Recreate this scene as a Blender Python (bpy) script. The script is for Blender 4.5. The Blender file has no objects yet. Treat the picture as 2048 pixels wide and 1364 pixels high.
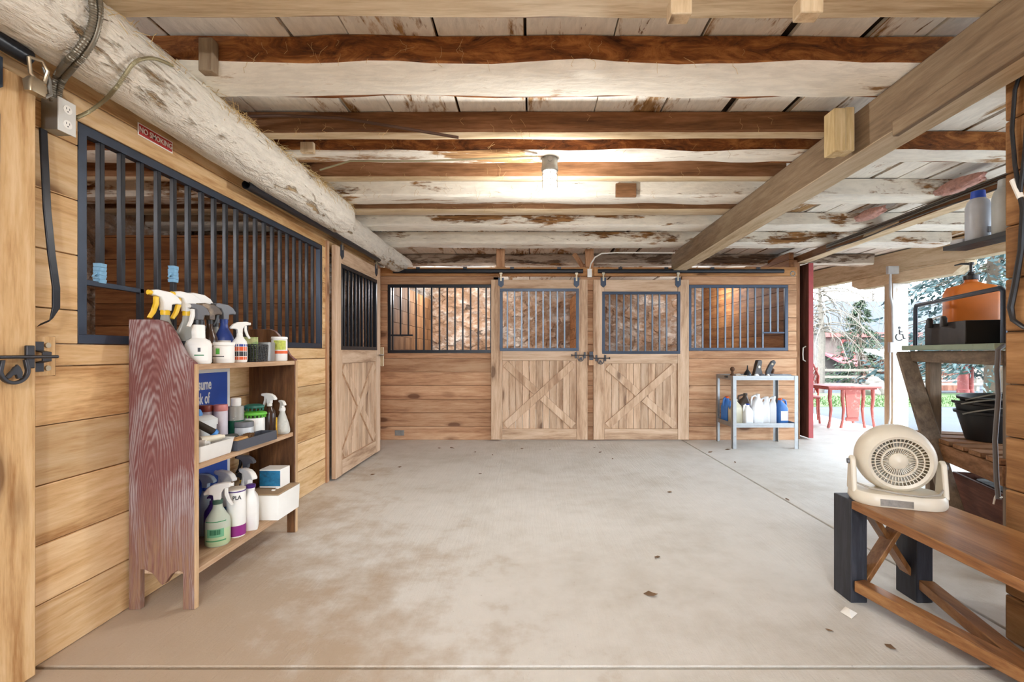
import bpy, bmesh, math, random
from mathutils import Vector, Matrix, noise
random.seed(7)
PI = math.pi
sc = bpy.context.scene
COL = sc.collection
# ---------------------------------------------------------------- camera constants
F, U0, V0, H = 925.0, 1062.0, 704.0, 1.165
def PY(u, v, Y):                      # pixel -> world on the plane at depth Y
    return Vector(((u - U0) / F * Y, Y, H - (v - V0) / F * Y))
def PX(u, v, X):                      # pixel -> world on the plane at side X
    Y = F * X / (u - U0)
    return Vector((X, Y, H - (v - V0) / F * Y))

# ---------------------------------------------------------------- mesh builder
class MB:
    def __init__(self):
        self.v, self.f, self.m, self.s = [], [], [], []
    def add(self, vs, fs, mi=0, smooth=False, M=None):
        b = len(self.v)
        for p in vs:
            p = Vector(p)
            self.v.append(M @ p if M is not None else p)
        for k, f in enumerate(fs):
            self.f.append([b + i for i in f])
            self.m.append(mi[k] if isinstance(mi, list) else mi)
            self.s.append(smooth)
        return self
    def box(self, x0, x1, y0, y1, z0, z1, mi=0, M=None):
        vs = [(x0,y0,z0),(x1,y0,z0),(x1,y1,z0),(x0,y1,z0),(x0,y0,z1),(x1,y0,z1),(x1,y1,z1),(x0,y1,z1)]
        fs = [(0,3,2,1),(4,5,6,7),(0,1,5,4),(1,2,6,5),(2,3,7,6),(3,0,4,7)]
        return self.add(vs, fs, mi, False, M)
    def beam(self, p0, p1, w, h, up=(0,0,1), mi=0):   # bar between two points, w sideways, h along up
        p0, p1 = Vector(p0), Vector(p1)
        d = (p1 - p0).normalized(); up = Vector(up)
        s = d.cross(up).normalized(); t = s.cross(d).normalized()
        vs = []
        for p in (p0, p1):
            for a, b in ((-1,-1),(1,-1),(1,1),(-1,1)):
                vs.append(p + s*(a*w/2) + t*(b*h/2))
        fs = [(3,2,1,0),(4,5,6,7),(0,1,5,4),(1,2,6,5),(2,3,7,6),(3,0,4,7)]
        return self.add(vs, fs, mi)
    def cyl(self, p0, p1, r0, r1=None, n=16, mi=0, smooth=True, caps=True):
        p0, p1 = Vector(p0), Vector(p1)
        r1 = r0 if r1 is None else r1
        d = (p1 - p0).normalized()
        a = d.orthogonal().normalized(); b = d.cross(a)
        vs = []
        for p, r in ((p0, r0), (p1, r1)):
            for i in range(n):
                t = 2*PI*i/n
                vs.append(p + a*(r*math.cos(t)) + b*(r*math.sin(t)))
        self.add(vs, [(i, (i+1) % n, n+(i+1) % n, n+i) for i in range(n)], mi, smooth)
        if caps:
            self.add(vs[:n], [tuple(range(n))[::-1]], mi); self.add(vs[n:], [tuple(range(n))], mi)
        return self
    def tube(self, pts, r, n=8, mi=0, flat=None):     # swept round (or flat=(w,h)) section
        pts = [Vector(p) for p in pts]
        vs, N = [], len(pts)
        a = None
        for k in range(N):
            d = (pts[min(k+1, N-1)] - pts[max(k-1, 0)]).normalized()
            if a is None:
                a = d.orthogonal().normalized()
            a = (a - d*a.dot(d)).normalized(); b = d.cross(a)
            rr = r[k] if isinstance(r, (list, tuple)) else r
            for i in range(n):
                t = 2*PI*i/n
                vs.append(pts[k] + a*(rr*math.cos(t)) + b*(rr*math.sin(t)))
        fs = [(k*n+i, k*n+(i+1) % n, (k+1)*n+(i+1) % n, (k+1)*n+i) for k in range(N-1) for i in range(n)]
        self.add(vs, fs, mi, True)
        self.add(vs[:n], [tuple(range(n))[::-1]], mi); self.add(vs[-n:], [tuple(range(n))], mi)
        return self
    def lathe(self, prof, n=20, M=None, sx=1, sy=1, mi=0, smooth=True, caps=True):
        vs = []
        for r, z in prof:
            for i in range(n):
                t = 2*PI*i/n
                vs.append((r*sx*math.cos(t), r*sy*math.sin(t), z))
        fs = [(k*n+i, k*n+(i+1) % n, (k+1)*n+(i+1) % n, (k+1)*n+i) for k in range(len(prof)-1) for i in range(n)]
        self.add(vs, fs, mi, smooth, M)
        if caps and prof[0][0] > 1e-4: self.add(vs[:n], [tuple(range(n))[::-1]], mi, False, M)
        if caps and prof[-1][0] > 1e-4: self.add(vs[-n:], [tuple(range(n))], mi, False, M)
        return self
    def ext(self, poly, o, u, v, t, mi=0, smooth=False):   # outline in the (u, v) plane at o, thickness t along u x v, centred
        o, u, v = Vector(o), Vector(u).normalized(), Vector(v).normalized()
        w = u.cross(v)
        n = len(poly)
        vs = [o + u*a + v*b - w*(t/2) for a, b in poly] + [o + u*a + v*b + w*(t/2) for a, b in poly]
        fs = [tuple(range(n))[::-1], tuple(range(n, 2*n))] + [(i, (i+1) % n, n+(i+1) % n, n+i) for i in range(n)]
        return self.add(vs, fs, mi, smooth)
    def rr(self, secs, n=5, M=None, mi=0):                # loft of rounded rectangles (z, hx, hy, r[, cx, cy])
        vs = []
        for s in secs:
            z, hx, hy, r = s[:4]; cx, cy = (s[4], s[5]) if len(s) > 4 else (0, 0)
            r = min(r, hx*.999, hy*.999)
            for q, (ax, ay) in enumerate(((1,1),(-1,1),(-1,-1),(1,-1))):
                for i in range(n):
                    t = PI/2*(q + i/(n-1))
                    vs.append((cx + ax*(hx-r) + r*math.cos(t), cy + ay*(hy-r) + r*math.sin(t), z))
        k = 4*n
        fs = [(a*k+i, a*k+(i+1) % k, (a+1)*k+(i+1) % k, (a+1)*k+i) for a in range(len(secs)-1) for i in range(k)]
        self.add(vs, fs, mi, True, M)
        self.add(vs[:k], [tuple(range(k))[::-1]], mi, False, M); self.add(vs[-k:], [tuple(range(k))], mi, False, M)
        return self
    def ring(self, R, r, z=0, n=24, k=8, M=None, mi=0, sy=1):
        vs = []
        for i in range(n):
            t = 2*PI*i/n
            for j in range(k):
                q = 2*PI*j/k
                vs.append(((R+r*math.cos(q))*math.cos(t), sy*(R+r*math.cos(q))*math.sin(t), z+r*math.sin(q)))
        fs = [(i*k+j, ((i+1) % n)*k+j, ((i+1) % n)*k+(j+1) % k, i*k+(j+1) % k) for i in range(n) for j in range(k)]
        return self.add(vs, fs, mi, True, M)
    def mesh(self, name, mats):
        me = bpy.data.meshes.new(name)
        me.from_pydata([tuple(p) for p in self.v], [], self.f)
        for m in (mats if isinstance(mats, (list, tuple)) else [mats]):
            me.materials.append(m)
        me.polygons.foreach_set('material_index', self.m)
        me.polygons.foreach_set('use_smooth', self.s)
        bm = bmesh.new(); bm.from_mesh(me)
        bmesh.ops.remove_doubles(bm, verts=bm.verts, dist=1e-6)
        bmesh.ops.recalc_face_normals(bm, faces=bm.faces)
        bm.to_mesh(me); bm.free()
        me.update()
        try: me.set_sharp_from_angle(angle=math.radians(42))
        except Exception: pass
        return me

def tag(o, label, cat, group=None, kind=None):
    if label: o['label'] = label
    if cat: o['category'] = cat
    if group: o['group'] = group
    if kind: o['kind'] = kind
    return o
def thing(name, label, cat, loc=(0,0,0), rz=0, group=None, kind=None):
    o = bpy.data.objects.new(name, None); COL.objects.link(o)
    o.empty_display_size = .05
    o.location = loc; o.rotation_euler = (0, 0, rz)
    return tag(o, label, cat, group, kind)
def obj(name, mb, mats, parent=None, loc=(0,0,0), rz=0, bevel=0, label=None, seg=2):
    o = bpy.data.objects.new(name, mb.mesh(name, mats)); COL.objects.link(o)
    if parent is not None: o.parent = parent
    o.location = loc; o.rotation_euler = (0, 0, rz)
    if bevel:
        b = o.modifiers.new('bevel', 'BEVEL'); b.width = bevel; b.segments = seg; b.limit_method = 'ANGLE'; b.angle_limit = math.radians(40)
    if label: o['label'] = label
    return o
def single(name, mb, mats, label, cat, loc=(0,0,0), rz=0, bevel=0, group=None, kind=None, parts=None):
    return tag(obj(name, mb, mats, None, loc, rz, bevel), label, cat, group, kind)
def struct(name, mb, mats, loc=(0,0,0), bevel=0, label=None):
    o = obj(name, mb, mats, None, loc, 0, bevel); o['kind'] = 'structure'
    if label: o['label'] = label
    return o
def dup(root, loc, rz=0, label=None, group=None):
    r = root.copy(); COL.objects.link(r); r.location = loc; r.rotation_euler = (0, 0, rz)
    if label: r['label'] = label
    if group: r['group'] = group
    for ch in list(root.children):
        c = ch.copy(); COL.objects.link(c); c.parent = r
        for g in ch.children:
            d = g.copy(); COL.objects.link(d); d.parent = c
    return r
def text_mb(body, size, M, bold=.0, xs=1.0, depth=.0012):
    cu = bpy.data.curves.new('lettering', 'FONT'); cu.body = body; cu.size = size; cu.extrude = depth; cu.offset = bold
    cu.align_x = 'CENTER'; cu.align_y = 'CENTER'; cu.resolution_u = 3
    o = bpy.data.objects.new('lettering', cu); COL.objects.link(o)
    dg = bpy.context.evaluated_depsgraph_get()
    me = bpy.data.meshes.new_from_object(o.evaluated_get(dg))
    mb = MB()
    mb.add([Vector((v.co.x*xs, v.co.y, v.co.z)) for v in me.vertices], [tuple(p.vertices) for p in me.polygons], 0, False, M)
    bpy.data.objects.remove(o); bpy.data.curves.remove(cu); bpy.data.meshes.remove(me)
    return mb

# ---------------------------------------------------------------- materials
def srgb(h):
    h = h.lstrip('#'); c = [int(h[i:i+2], 16)/255 for i in (0, 2, 4)]
    return tuple([x/12.92 if x <= .04045 else ((x+.055)/1.055)**2.4 for x in c] + [1])
def newmat(name):
    m = bpy.data.materials.new(name); m.use_nodes = True
    nt = m.node_tree; b = nt.nodes['Principled BSDF']
    return m, nt, b
class NG:
    def __init__(s, nt): s.nt = nt
    def n(s, t, **k):
        x = s.nt.nodes.new(t)
        for a, b in k.items(): setattr(x, a, b)
        return x
    def l(s, a, b): s.nt.links.new(a, b)
    def val(s, node, name, v):
        node.inputs[name].default_value = v
    def ramp(s, fac, stops, interp='LINEAR'):
        r = s.n('ShaderNodeValToRGB'); r.color_ramp.interpolation = interp
        e = r.color_ramp.elements
        while len(e) < len(stops): e.new(.5)
        for i, (p, c) in enumerate(stops):
            e[i].position = p; e[i].color = c if len(c) == 4 else (*c, 1)
        s.l(fac, r.inputs[0]); return r.outputs[0]
    def math(s, op, a, b=None, clamp=False):
        m = s.n('ShaderNodeMath', operation=op, use_clamp=clamp)
        for i, x in enumerate((a, b)):
            if x is None: continue
            if isinstance(x, (int, float)): m.inputs[i].default_value = x
            else: s.l(x, m.inputs[i])
        return m.outputs[0]
    def mix(s, fac, a, b, mode='MIX'):
        m = s.n('ShaderNodeMix', data_type='RGBA', blend_type=mode)
        if isinstance(fac, (int, float)): m.inputs[0].default_value = fac
        else: s.l(fac, m.inputs[0])
        for i, x in ((6, a), (7, b)):
            if isinstance(x, tuple): m.inputs[i].default_value = x
            else: s.l(x, m.inputs[i])
        return m.outputs[2]
    def coords(s, scale=(1,1,1), island=True, loc=(0,0,0)):
        tc = s.n('ShaderNodeTexCoord'); mp = s.n('ShaderNodeMapping')
        mp.inputs['Scale'].default_value = scale
        src = tc.outputs['Object']
        if island:
            g = s.n('ShaderNodeNewGeometry'); oi = s.n('ShaderNodeObjectInfo')
            r = s.math('ADD', g.outputs['Random Per Island'], oi.outputs['Random'])
            cx = s.n('ShaderNodeCombineXYZ')
            s.l(s.math('MULTIPLY', r, 7.3), cx.inputs[0]); s.l(s.math('MULTIPLY', r, 4.1), cx.inputs[1]); s.l(s.math('MULTIPLY', r, 9.7), cx.inputs[2])
            va = s.n('ShaderNodeVectorMath', operation='ADD'); s.l(src, va.inputs[0]); s.l(cx.outputs[0], va.inputs[1]); src = va.outputs[0]
            s.rnd = g.outputs['Random Per Island']
        s.l(src, mp.inputs['Vector']); return mp.outputs[0]
    def noise(s, vec, scale, detail=4, rough=.55, dist=0):
        t = s.n('ShaderNodeTexNoise'); t.inputs['Scale'].default_value = scale; t.inputs['Detail'].default_value = detail
        t.inputs['Roughness'].default_value = rough; t.inputs['Distortion'].default_value = dist
        s.l(vec, t.inputs['Vector']); return t.outputs[0]
    def bump(s, h, strength, dist, b):
        x = s.n('ShaderNodeBump'); x.inputs['Strength'].default_value = strength; x.inputs['Distance'].default_value = dist
        s.l(h, x.inputs['Height']); s.l(x.outputs[0], b.inputs['Normal'])
AX = {'x': (.1, 1, 1), 'y': (1, .1, 1), 'z': (1, 1, .1)}
_cache = {}
def wood(name, axis, light, mid, dark, knots=.5, rough=.72, var=.16, bump=.25, tone=1.0, rag=False):
    key = name + '_' + axis
    if key in _cache: return _cache[key]
    m, nt, b = newmat(key); g = NG(nt)
    v = g.coords(AX[axis])
    n1 = g.noise(v, 5.5, 5, .6, 1.2)
    n2 = g.noise(v, 38, 3, .6, .3)
    n3 = g.noise(v, 110, 3, .7, .2)
    f = g.math('ADD', g.math('MULTIPLY', n1, .56), g.math('ADD', g.math('MULTIPLY', n2, .27), g.math('MULTIPLY', n3, .17)))
    if rag:
        rg_ = g.noise(g.coords(tuple(.35 if c < 1 else 1 for c in AX[axis])), 13, 6, .75, 1.2)
        f = g.math('ADD', g.math('MULTIPLY', f, .35), g.math('MULTIPLY', rg_, .65))
    col = g.ramp(f, [(.37, srgb(dark)), (.49, srgb(mid)), (.60, srgb(light))])
    hs = g.n('ShaderNodeHueSaturation'); g.l(col, hs.inputs['Color'])
    g.l(g.math('ADD', g.math('MULTIPLY', g.rnd, var*2), 1 - var), hs.inputs['Value'])
    col = hs.outputs[0]
    if knots:
        kv = g.coords(tuple(.42 if c < 1 else 1 for c in AX[axis]))
        vo = g.n('ShaderNodeTexVoronoi'); vo.inputs['Scale'].default_value = 4.4; g.l(kv, vo.inputs['Vector'])
        vc = g.n('ShaderNodeSeparateColor'); g.l(vo.outputs['Color'], vc.inputs[0])
        sel = g.math('GREATER_THAN', vc.outputs[0], 1 - knots)
        rim = g.ramp(g.math('ADD', vo.outputs['Distance'], g.math('MULTIPLY', g.math('SUBTRACT', n2, .5), .05)), [(.13, (1,1,1)), (.17, (.4,.4,.4)), (.27, (0,0,0))])
        kf = g.math('MULTIPLY', g.math('MULTIPLY', rim, sel), .8)
        kd = srgb(dark); kd = (kd[0]*.38, kd[1]*.32, kd[2]*.3, 1)
        col = g.mix(kf, col, kd)
    g.l(col, b.inputs['Base Color']); b.inputs['Roughness'].default_value = rough
    b.inputs['Specular IOR Level'].default_value = .3
    g.bump(f, bump, .01, b)
    _cache[key] = m; return m
def whitewash(name, axis, white, under, dark, cover=.5, bump=.5, scale=3.0, rough=.85, relief=.012):
    key = name + '_' + axis
    if key in _cache: return _cache[key]
    m, nt, b = newmat(key); g = NG(nt)
    sx = tuple(.25 if c < 1 else 1 for c in AX[axis])
    v = g.coords(sx)
    big = g.noise(v, scale, 6, .62, .6)
    fine = g.noise(v, 30, 4, .65, .4)
    grain = g.noise(g.coords(AX[axis]), 45, 3, .6)
    wc = g.ramp(fine, [(.35, tuple(c*.86 for c in srgb(white)[:3])), (.6, srgb(white))])
    uc = g.ramp(grain, [(.35, srgb(dark)), (.65, srgb(under))])
    k = g.math('ADD', big, g.math('MULTIPLY', g.math('SUBTRACT', fine, .5), .35))
    fac = g.ramp(k, [(cover - .035, (0,0,0)), (cover + .035, (1,1,1))])
    col = g.mix(fac, wc, uc)
    crack = g.ramp(g.noise(g.coords(AX[axis]), 16, 6, .7, 2.0), [(.30, (0,0,0)), (.345, (1,1,1))])
    col = g.mix(crack, srgb(dark), col)
    g.l(col, b.inputs['Base Color']); b.inputs['Roughness'].default_value = rough
    b.inputs['Specular IOR Level'].default_value = .2
    hgt = g.math('ADD', g.math('MULTIPLY', fine, .6), g.math('MULTIPLY', fac, -.5))
    hgt = g.math('ADD', hgt, g.math('MULTIPLY', g.noise(g.coords(tuple(.45 if c < 1 else 1 for c in AX[axis])), 22, 4, .6, .8), .7))
    hgt = g.math('ADD', hgt, g.math('MULTIPLY', crack, .4))
    g.bump(hgt, bump, relief, b)
    _cache[key] = m; return m
def plain(name, hexc, rough=.45, metal=0, var=.12, nscale=14, bump=0, spec=.5, trans=0, emit=0, alpha=1, dirt=None, dirtamt=.5):
    if name in _cache: return _cache[name]
    m, nt, b = newmat(name); g = NG(nt)
    c = srgb(hexc) if isinstance(hexc, str) else hexc
    v = g.coords((1,1,1))
    n = g.noise(v, nscale, 4, .6)
    col = g.ramp(n, [(.3, tuple(x*(1-var) for x in c[:3])), (.7, tuple(min(1, x*(1+var*.4)) for x in c[:3]))])
    if dirt:
        d = g.ramp(g.noise(v, 7, 6, .7, 1), [(dirtamt, (0,0,0)), (dirtamt+.12, (1,1,1))])
        col = g.mix(g.math('MULTIPLY', d, .75), col, srgb(dirt))
    g.l(col, b.inputs['Base Color'])
    g.l(g.ramp(n, [(.3, (rough*.85,)*3), (.7, (min(1, rough*1.15),)*3)]), b.inputs['Roughness'])
    b.inputs['Metallic'].default_value = metal; b.inputs['Specular IOR Level'].default_value = spec
    if trans: b.inputs['Transmission Weight'].default_value = trans; b.inputs['IOR'].default_value = 1.25
    if emit: b.inputs['Emission Color'].default_value = c; b.inputs['Emission Strength'].default_value = emit
    if bump: g.bump(g.noise(v, nscale*3, 4, .6), bump, .01, b)
    _cache[name] = m; return m

PINE = lambda a: wood('honey_pine', a, '#e2c49a', '#d2ad7d', '#a87b4c', .6)
PINEB = lambda a: wood('amber_pine', a, '#cea886', '#bb8f6c', '#94684c', .6)
DOORW = lambda a: wood('sanded_pine', a, '#dabfa5', '#c8a98c', '#9d7b61', .25, tone=1)
DARKP = lambda a: wood('stall_pine', a, '#a3744a', '#885a37', '#623d24', .5)
BROWN = lambda a: wood('brown_plank', a, '#9a7152', '#7d5839', '#543722', .12)
BARK = lambda a: wood('bark_edge', a, '#b87c45', '#875229', '#3c2214', .4, bump=1.0, rag=True)
TANB = lambda a: wood('grey_tan_beam', a, '#97856d', '#84705a', '#685643', .3)
PALE = lambda a: wood('pale_beam', a, '#dccbb0', '#ccb797', '#ab9270', .3)
BENCHW = lambda a: wood('bench_oak', a, '#b08355', '#946640', '#6b4527', .2, rough=.3)
WHITE = lambda a: whitewash('whitewash', a, '#f4efe4', '#b08b62', '#8a6746', .60)
WHITEB = lambda a: whitewash('whitewash_patchy', a, '#f2ecdf', '#a67c50', '#5e3f26', .55)
LOGW = whitewash('whitewashed_log', 'y', '#f4efe4', '#c9b08c', '#8f7555', .60, bump=1.0, scale=6, relief=.035)
CEILW = whitewash('whitewashed_ceiling_boards', 'y', '#efeae0', '#b8966b', '#77532f', .575, bump=.35, scale=2.2)
BLACKM = plain('black_steel', '#23262d', .35, .3, .2)
BLUEM = plain('sky_tinted_black_steel', '#3a4454', .38, .45, .15)  # black steel tinted blue for its reflection of the sky
GALV = plain('galvanised_steel', '#9c9d9a', .42, .7, .2)
GBAR = plain('sky_sheen_bar', '#6c7682', .35, .45, .15)  # black bars coloured lighter for the sky they reflect
BRASSY = plain('zinc_hardware', '#b9ab93', .35, .8, .2)
IRON = plain('dark_iron', '#4a4a4e', .4, .75, .25)
# ================================================================ SETTING
# ---- floor
def concrete():
    m, nt, b = newmat('broomed_concrete'); g = NG(nt)
    v = g.coords((1,1,1), island=False)
    big = g.noise(v, .9, 5, .6, .4); mid = g.noise(v, 6, 5, .65); fine = g.noise(v, 90, 3, .7)
    base = g.ramp(g.math('ADD', g.math('MULTIPLY', big, .6), g.math('MULTIPLY', mid, .4)), [(.36, srgb('#c6c2ba')), (.52, srgb('#d6d4cf')), (.66, srgb('#dedcd8'))])
    # noisy tan tone, growing towards the near left
    sx = g.n('ShaderNodeSeparateXYZ'); g.l(v, sx.inputs[0])
    d = g.math('ADD', g.math('MULTIPLY', sx.outputs[0], .36), g.math('MULTIPLY', sx.outputs[1], .22))
    d = g.math('ADD', d, g.math('MULTIPLY', g.math('SUBTRACT', mid, .5), .9))
    d = g.math('ADD', d, g.math('MULTIPLY', g.math('SUBTRACT', big, .5), 1.2))
    df = g.ramp(d, [(-.25, (1,1,1)), (.42, (0,0,0))])
    col = g.mix(g.math('MULTIPLY', df, .75), base, srgb('#b09a80'))
    sp = g.ramp(g.noise(v, 45, 2, .8), [(.70, (0,0,0)), (.76, (1,1,1))])
    col = g.mix(g.math('MULTIPLY', sp, .35), col, srgb('#7d7265'))
    g.l(col, b.inputs['Base Color']); b.inputs['Roughness'].default_value = .62
    b.inputs['Specular IOR Level'].default_value = .35
    br = g.noise(g.coords((1, .07, 1), island=False), 55, 3, .6, .4)
    g.bump(g.math('ADD', g.math('MULTIPLY', fine, .35), g.math('MULTIPLY', br, .5)), .45, .01, b)
    return m
CONC = concrete()
fl = MB()
for x0, x1, y0, y1 in ((-4.3,1.991,1.716,9.6), (2.007,5.35,1.716,9.6), (-4.3,5.35,-3.5,1.700)):
    fl.box(x0, x1, y0, y1, -.12, 0)
struct('floor', fl, CONC, bevel=.004)

# ---- outdoor ground (asphalt yard dropping to the house)
def asphalt():
    m, nt, b = newmat('pale_asphalt'); g = NG(nt)
    v = g.coords((1,1,1), island=False)
    n = g.noise(v, 1.2, 5, .6); f = g.noise(v, 60, 3, .7)
    col = g.ramp(g.math('ADD', g.math('MULTIPLY', n, .6), g.math('MULTIPLY', f, .4)), [(.35, srgb('#3a4046')), (.65, srgb('#474e55'))])
    g.l(col, b.inputs['Base Color']); b.inputs['Roughness'].default_value = .8
    g.bump(f, .3, .01, b); return m
ASPH = asphalt()
gm = MB()
gm.add([(-60,-40,-.06),(80,-40,-.06),(80,12.6,-.06),(-60,12.6,-.06),(80,28,-1.0),(-60,28,-1.0),(80,120,-1.0),(-60,120,-1.0)], [(0,1,2,3),(3,2,4,5),(5,4,6,7)])
struct('ground', gm, ASPH)

# ---- horizontal-board walls
def boards(mb, a0, a1, z0, z1, face, back, pitch, axis, zoff=0.0, mi=0):
    """tongue-and-groove boards between z0 and z1, running along axis ('x': face/back are y; 'y': face/back are x)"""
    z = zoff + math.floor((z0 - zoff)/pitch + 1e-6)*pitch
    while z < z1 - 1e-4:
        b, t = max(z, z0), min(z + pitch, z1)
        if t - b > .006:
            if axis == 'x': mb.box(a0, a1, face, back, b + .0016, t - .0016, mi)
            else: mb.box(min(face, back), max(face, back), a0, a1, b + .0016, t - .0016, mi)
        z += pitch
WX = -1.83
wl = MB()
boards(wl, -3.4, 4.14, 0, 1.197, WX - .06, WX, .222, 'y')
boards(wl, -3.4, 1.868, 1.197, 2.10, WX - .06, WX, .222, 'y')
boards(wl, 4.062, 4.14, 1.197, 2.10, WX - .06, WX, .222, 'y')
boards(wl, -3.4, 5.42, 2.10, 2.30, WX - .06, WX, .1, 'y', 2.1)
struct('wall_left', wl, PINE('y'), bevel=.003)
tp = MB(); tp.box(WX - .10, WX + .016, 4.115, 4.165, 0, 2.16)
tp.box(WX - .10, WX, 5.385, 5.44, 0, 2.3)
struct('trim_1', tp, PINEB('z'), bevel=.004)
wr = MB(); boards(wr, 5.44, 6.12, 0, 2.30, -2.05, -1.99, .18, 'y')
struct('wall_left_return', wr, PINEB('y'), bevel=.003)

BY, BT = 6.125, 6.185
wb = MB()
boards(wb, -2.05, -.44, 0, 1.15, BY, BT, .18, 'x')
boards(wb, -2.05, -1.90, 1.15, 2.06, BY, BT, .18, 'x')
boards(wb, -.50, -.40, 1.15, 2.17, BY, BT, .18, 'x')
boards(wb, -2.05, -.42, 2.06, 2.17, BY, BT, .11, 'x', 2.06)
boards(wb, .66, .92, 0, 2.17, BY, BT, .18, 'x')
boards(wb, 2.0, 3.516, 0, 1.18, BY, BT, .18, 'x')
boards(wb, 3.405, 3.516, 1.18, 2.055, BY, BT, .18, 'x')
boards(wb, 2.0, 2.085, 1.18, 2.055, BY, BT, .18, 'x')
boards(wb, 2.0, 3.516, 2.055, 2.17, BY, BT, .115, 'x', 2.055)
struct('wall_back', wb, PINEB('x'), bevel=.003)
hd = MB(); hd.box(-2.05, .83, BY - .012, BT, 2.172, 2.285); hd.box(.834, 3.516, BY - .012, BT, 2.172, 2.285)
struct('trim_2', hd, wood('orange_header', 'x', '#cf9f70', '#be8b5b', '#996a41', .4), bevel=.004)
tq = MB(); tq.box(-2.05, -.44, BY - .014, BY, 1.085, 1.143); tq.box(2.0, 3.516, BY - .014, BY, 1.10, 1.172)
struct('trim_3', tq, PINEB('x'), bevel=.003)
for x, lab in ((-.46, 'short pine stud above the back wall between the left grille and first door'), (.72, 'short pine stud above the back wall beside the small white outlet')):
    s = MB(); s.box(x, x + .11, BY, BT, 2.287, 2.53)
    if x > 0:
        s.beam((x - .02, 6.2, 2.30), (x - .13, 6.3, 2.5), .05, .05)
    single('wall_stud', s, PINEB('z'), lab, 'stud', bevel=.004, group='studs above the back wall')

# ---- stall interiors
wi = MB()
boards(wi, 6.19, 9.3, 0, 2.2, -2.05, -1.99, .2, 'y')
struct('wall_stall_west', wi, wood('stall_side_pine', 'z', '#94704f', '#7c5636', '#573a22', .4), bevel=.003)
wi = MB(); boards(wi, 6.19, 9.3, 0, 2.2, .78, .84, .2, 'y'); struct('wall_stall_divider', wi, DARKP('y'), bevel=.003)
wi = MB(); boards(wi, 6.19, 9.3, 0, 2.5, 3.456, 3.516, .2, 'y'); struct('wall_stall_east', wi, DARKP('y'), bevel=.003)
wi = MB(); boards(wi, -3.93, -1.9, 0, 2.22, 4.17, 4.23, .2, 'x'); struct('wall_stall_partition', wi, DARKP('x'), bevel=.003)
wi = MB(); boards(wi, -3.93, -1.9, 0, 2.5, .6, .66, .2, 'x'); struct('wall_stall_near', wi, DARKP('x'), bevel=.003)  # near stall wall, out of view, put in to block sky light
def stone():
    m, nt, b = newmat('plastered_rubble_stone'); g = NG(nt)
    v = g.coords((1, 1, 1.5), island=False)
    w = g.n('ShaderNodeVectorMath', operation='ADD')
    nz = g.n('ShaderNodeTexNoise'); nz.inputs['Scale'].default_value = 2.6; nz.inputs['Detail'].default_value = 4; g.l(v, nz.inputs['Vector'])
    sc_ = g.n('ShaderNodeVectorMath', operation='SCALE'); sc_.inputs[3].default_value = .6; g.l(nz.outputs['Color'], sc_.inputs[0])
    g.l(v, w.inputs[0]); g.l(sc_.outputs[0], w.inputs[1])
    vo = g.n('ShaderNodeTexVoronoi', feature='SMOOTH_F1'); vo.inputs['Scale'].default_value = 4.6; vo.inputs['Smoothness'].default_value = .35; g.l(w.outputs[0], vo.inputs['Vector'])
    big = g.noise(v, 1.5, 4, .6); n = g.noise(v, 8, 5, .7)
    col = g.ramp(g.math('ADD', g.math('MULTIPLY', n, .5), g.math('MULTIPLY', big, .5)), [(.36, srgb('#94755d')), (.45, srgb('#b18d70')), (.52, srgb('#c3aa96')), (.60, srgb('#e3d9cf'))])
    gap = g.ramp(vo.outputs['Distance'], [(.42, (0,0,0)), (.62, (1,1,1))])
    col = g.mix(g.math('MULTIPLY', gap, .45), col, srgb('#6f523c'))
    hole = g.ramp(g.noise(v, 3.4, 3, .5), [(.27, (1,1,1)), (.30, (0,0,0))])
    col = g.mix(g.math('MULTIPLY', hole, .8), col, srgb('#2e231b'))
    g.l(col, b.inputs['Base Color']); b.inputs['Roughness'].default_value = .9
    g.bump(g.math('ADD', g.math('MULTIPLY', gap, -.6), g.math('MULTIPLY', n, .8)), .9, .05, b)
    return m
STONE = stone()
def rough_wall(u0, u1, z1, fn, nu=60, nz=26, seed=0):
    mb = MB(); vs = []
    for j in range(nz + 1):
        for i in range(nu + 1):
            a = u0 + (u1 - u0)*i/nu; z = z1*j/nz
            d = noise.noise((a*2.2 + seed, z*3.0, seed))*.05 + noise.noise((a*6 + seed, z*8, seed))*.02
            vs.append(fn(a, z, d))
    k = nu + 1
    mb.add(vs, [(j*k+i, j*k+i+1, (j+1)*k+i+1, (j+1)*k+i) for j in range(nz) for i in range(nu)], 0, True)
    return mb
struct('wall_far_stone', rough_wall(-4.3, 5.0, 2.7, lambda a, z, d: (a, 9.32 - d, z)), STONE)
struct('wall_left_stone', rough_wall(-1.0, 9.4, 2.7, lambda a, z, d: (-4.0 + d, a, z), seed=5), STONE)
wo = MB(); boards(wo, 3.516, 4.25, 0, 2.3, 9.2, 9.26, .2, 'x'); struct('wall_far_corner', wo, BROWN('x'), bevel=.003)

# ---- ceiling boards and roof above them
ce = MB(); x = -4.1
while x < 5.5:
    w = random.choice((.2, .26, .3, .36, .4)); gap = random.choice((.006, .012, .03, .045))
    dz = random.uniform(-.004, .006)
    ce.box(x, x + w - gap, -3.4, 9.4, 2.597 + dz, 2.622 + dz)
    x += w
struct('ceiling', ce, CEILW, bevel=.003)
bt = MB(); bt.box(-4.2, 5.45, -3.4, 9.5, 2.634, 2.66)
struct('ceiling_battens', bt, plain('dark_old_boards', '#3b2a1e', .9, 0, .3))
rf = MB(); rf.box(-4.3, 6.35, -3.6, 9.6, 2.70, 2.78)
struct('roof', rf, plain('roof_deck', '#7a6754', .8))  # rear stretch and eave out of view, extended to hold back light

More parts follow.
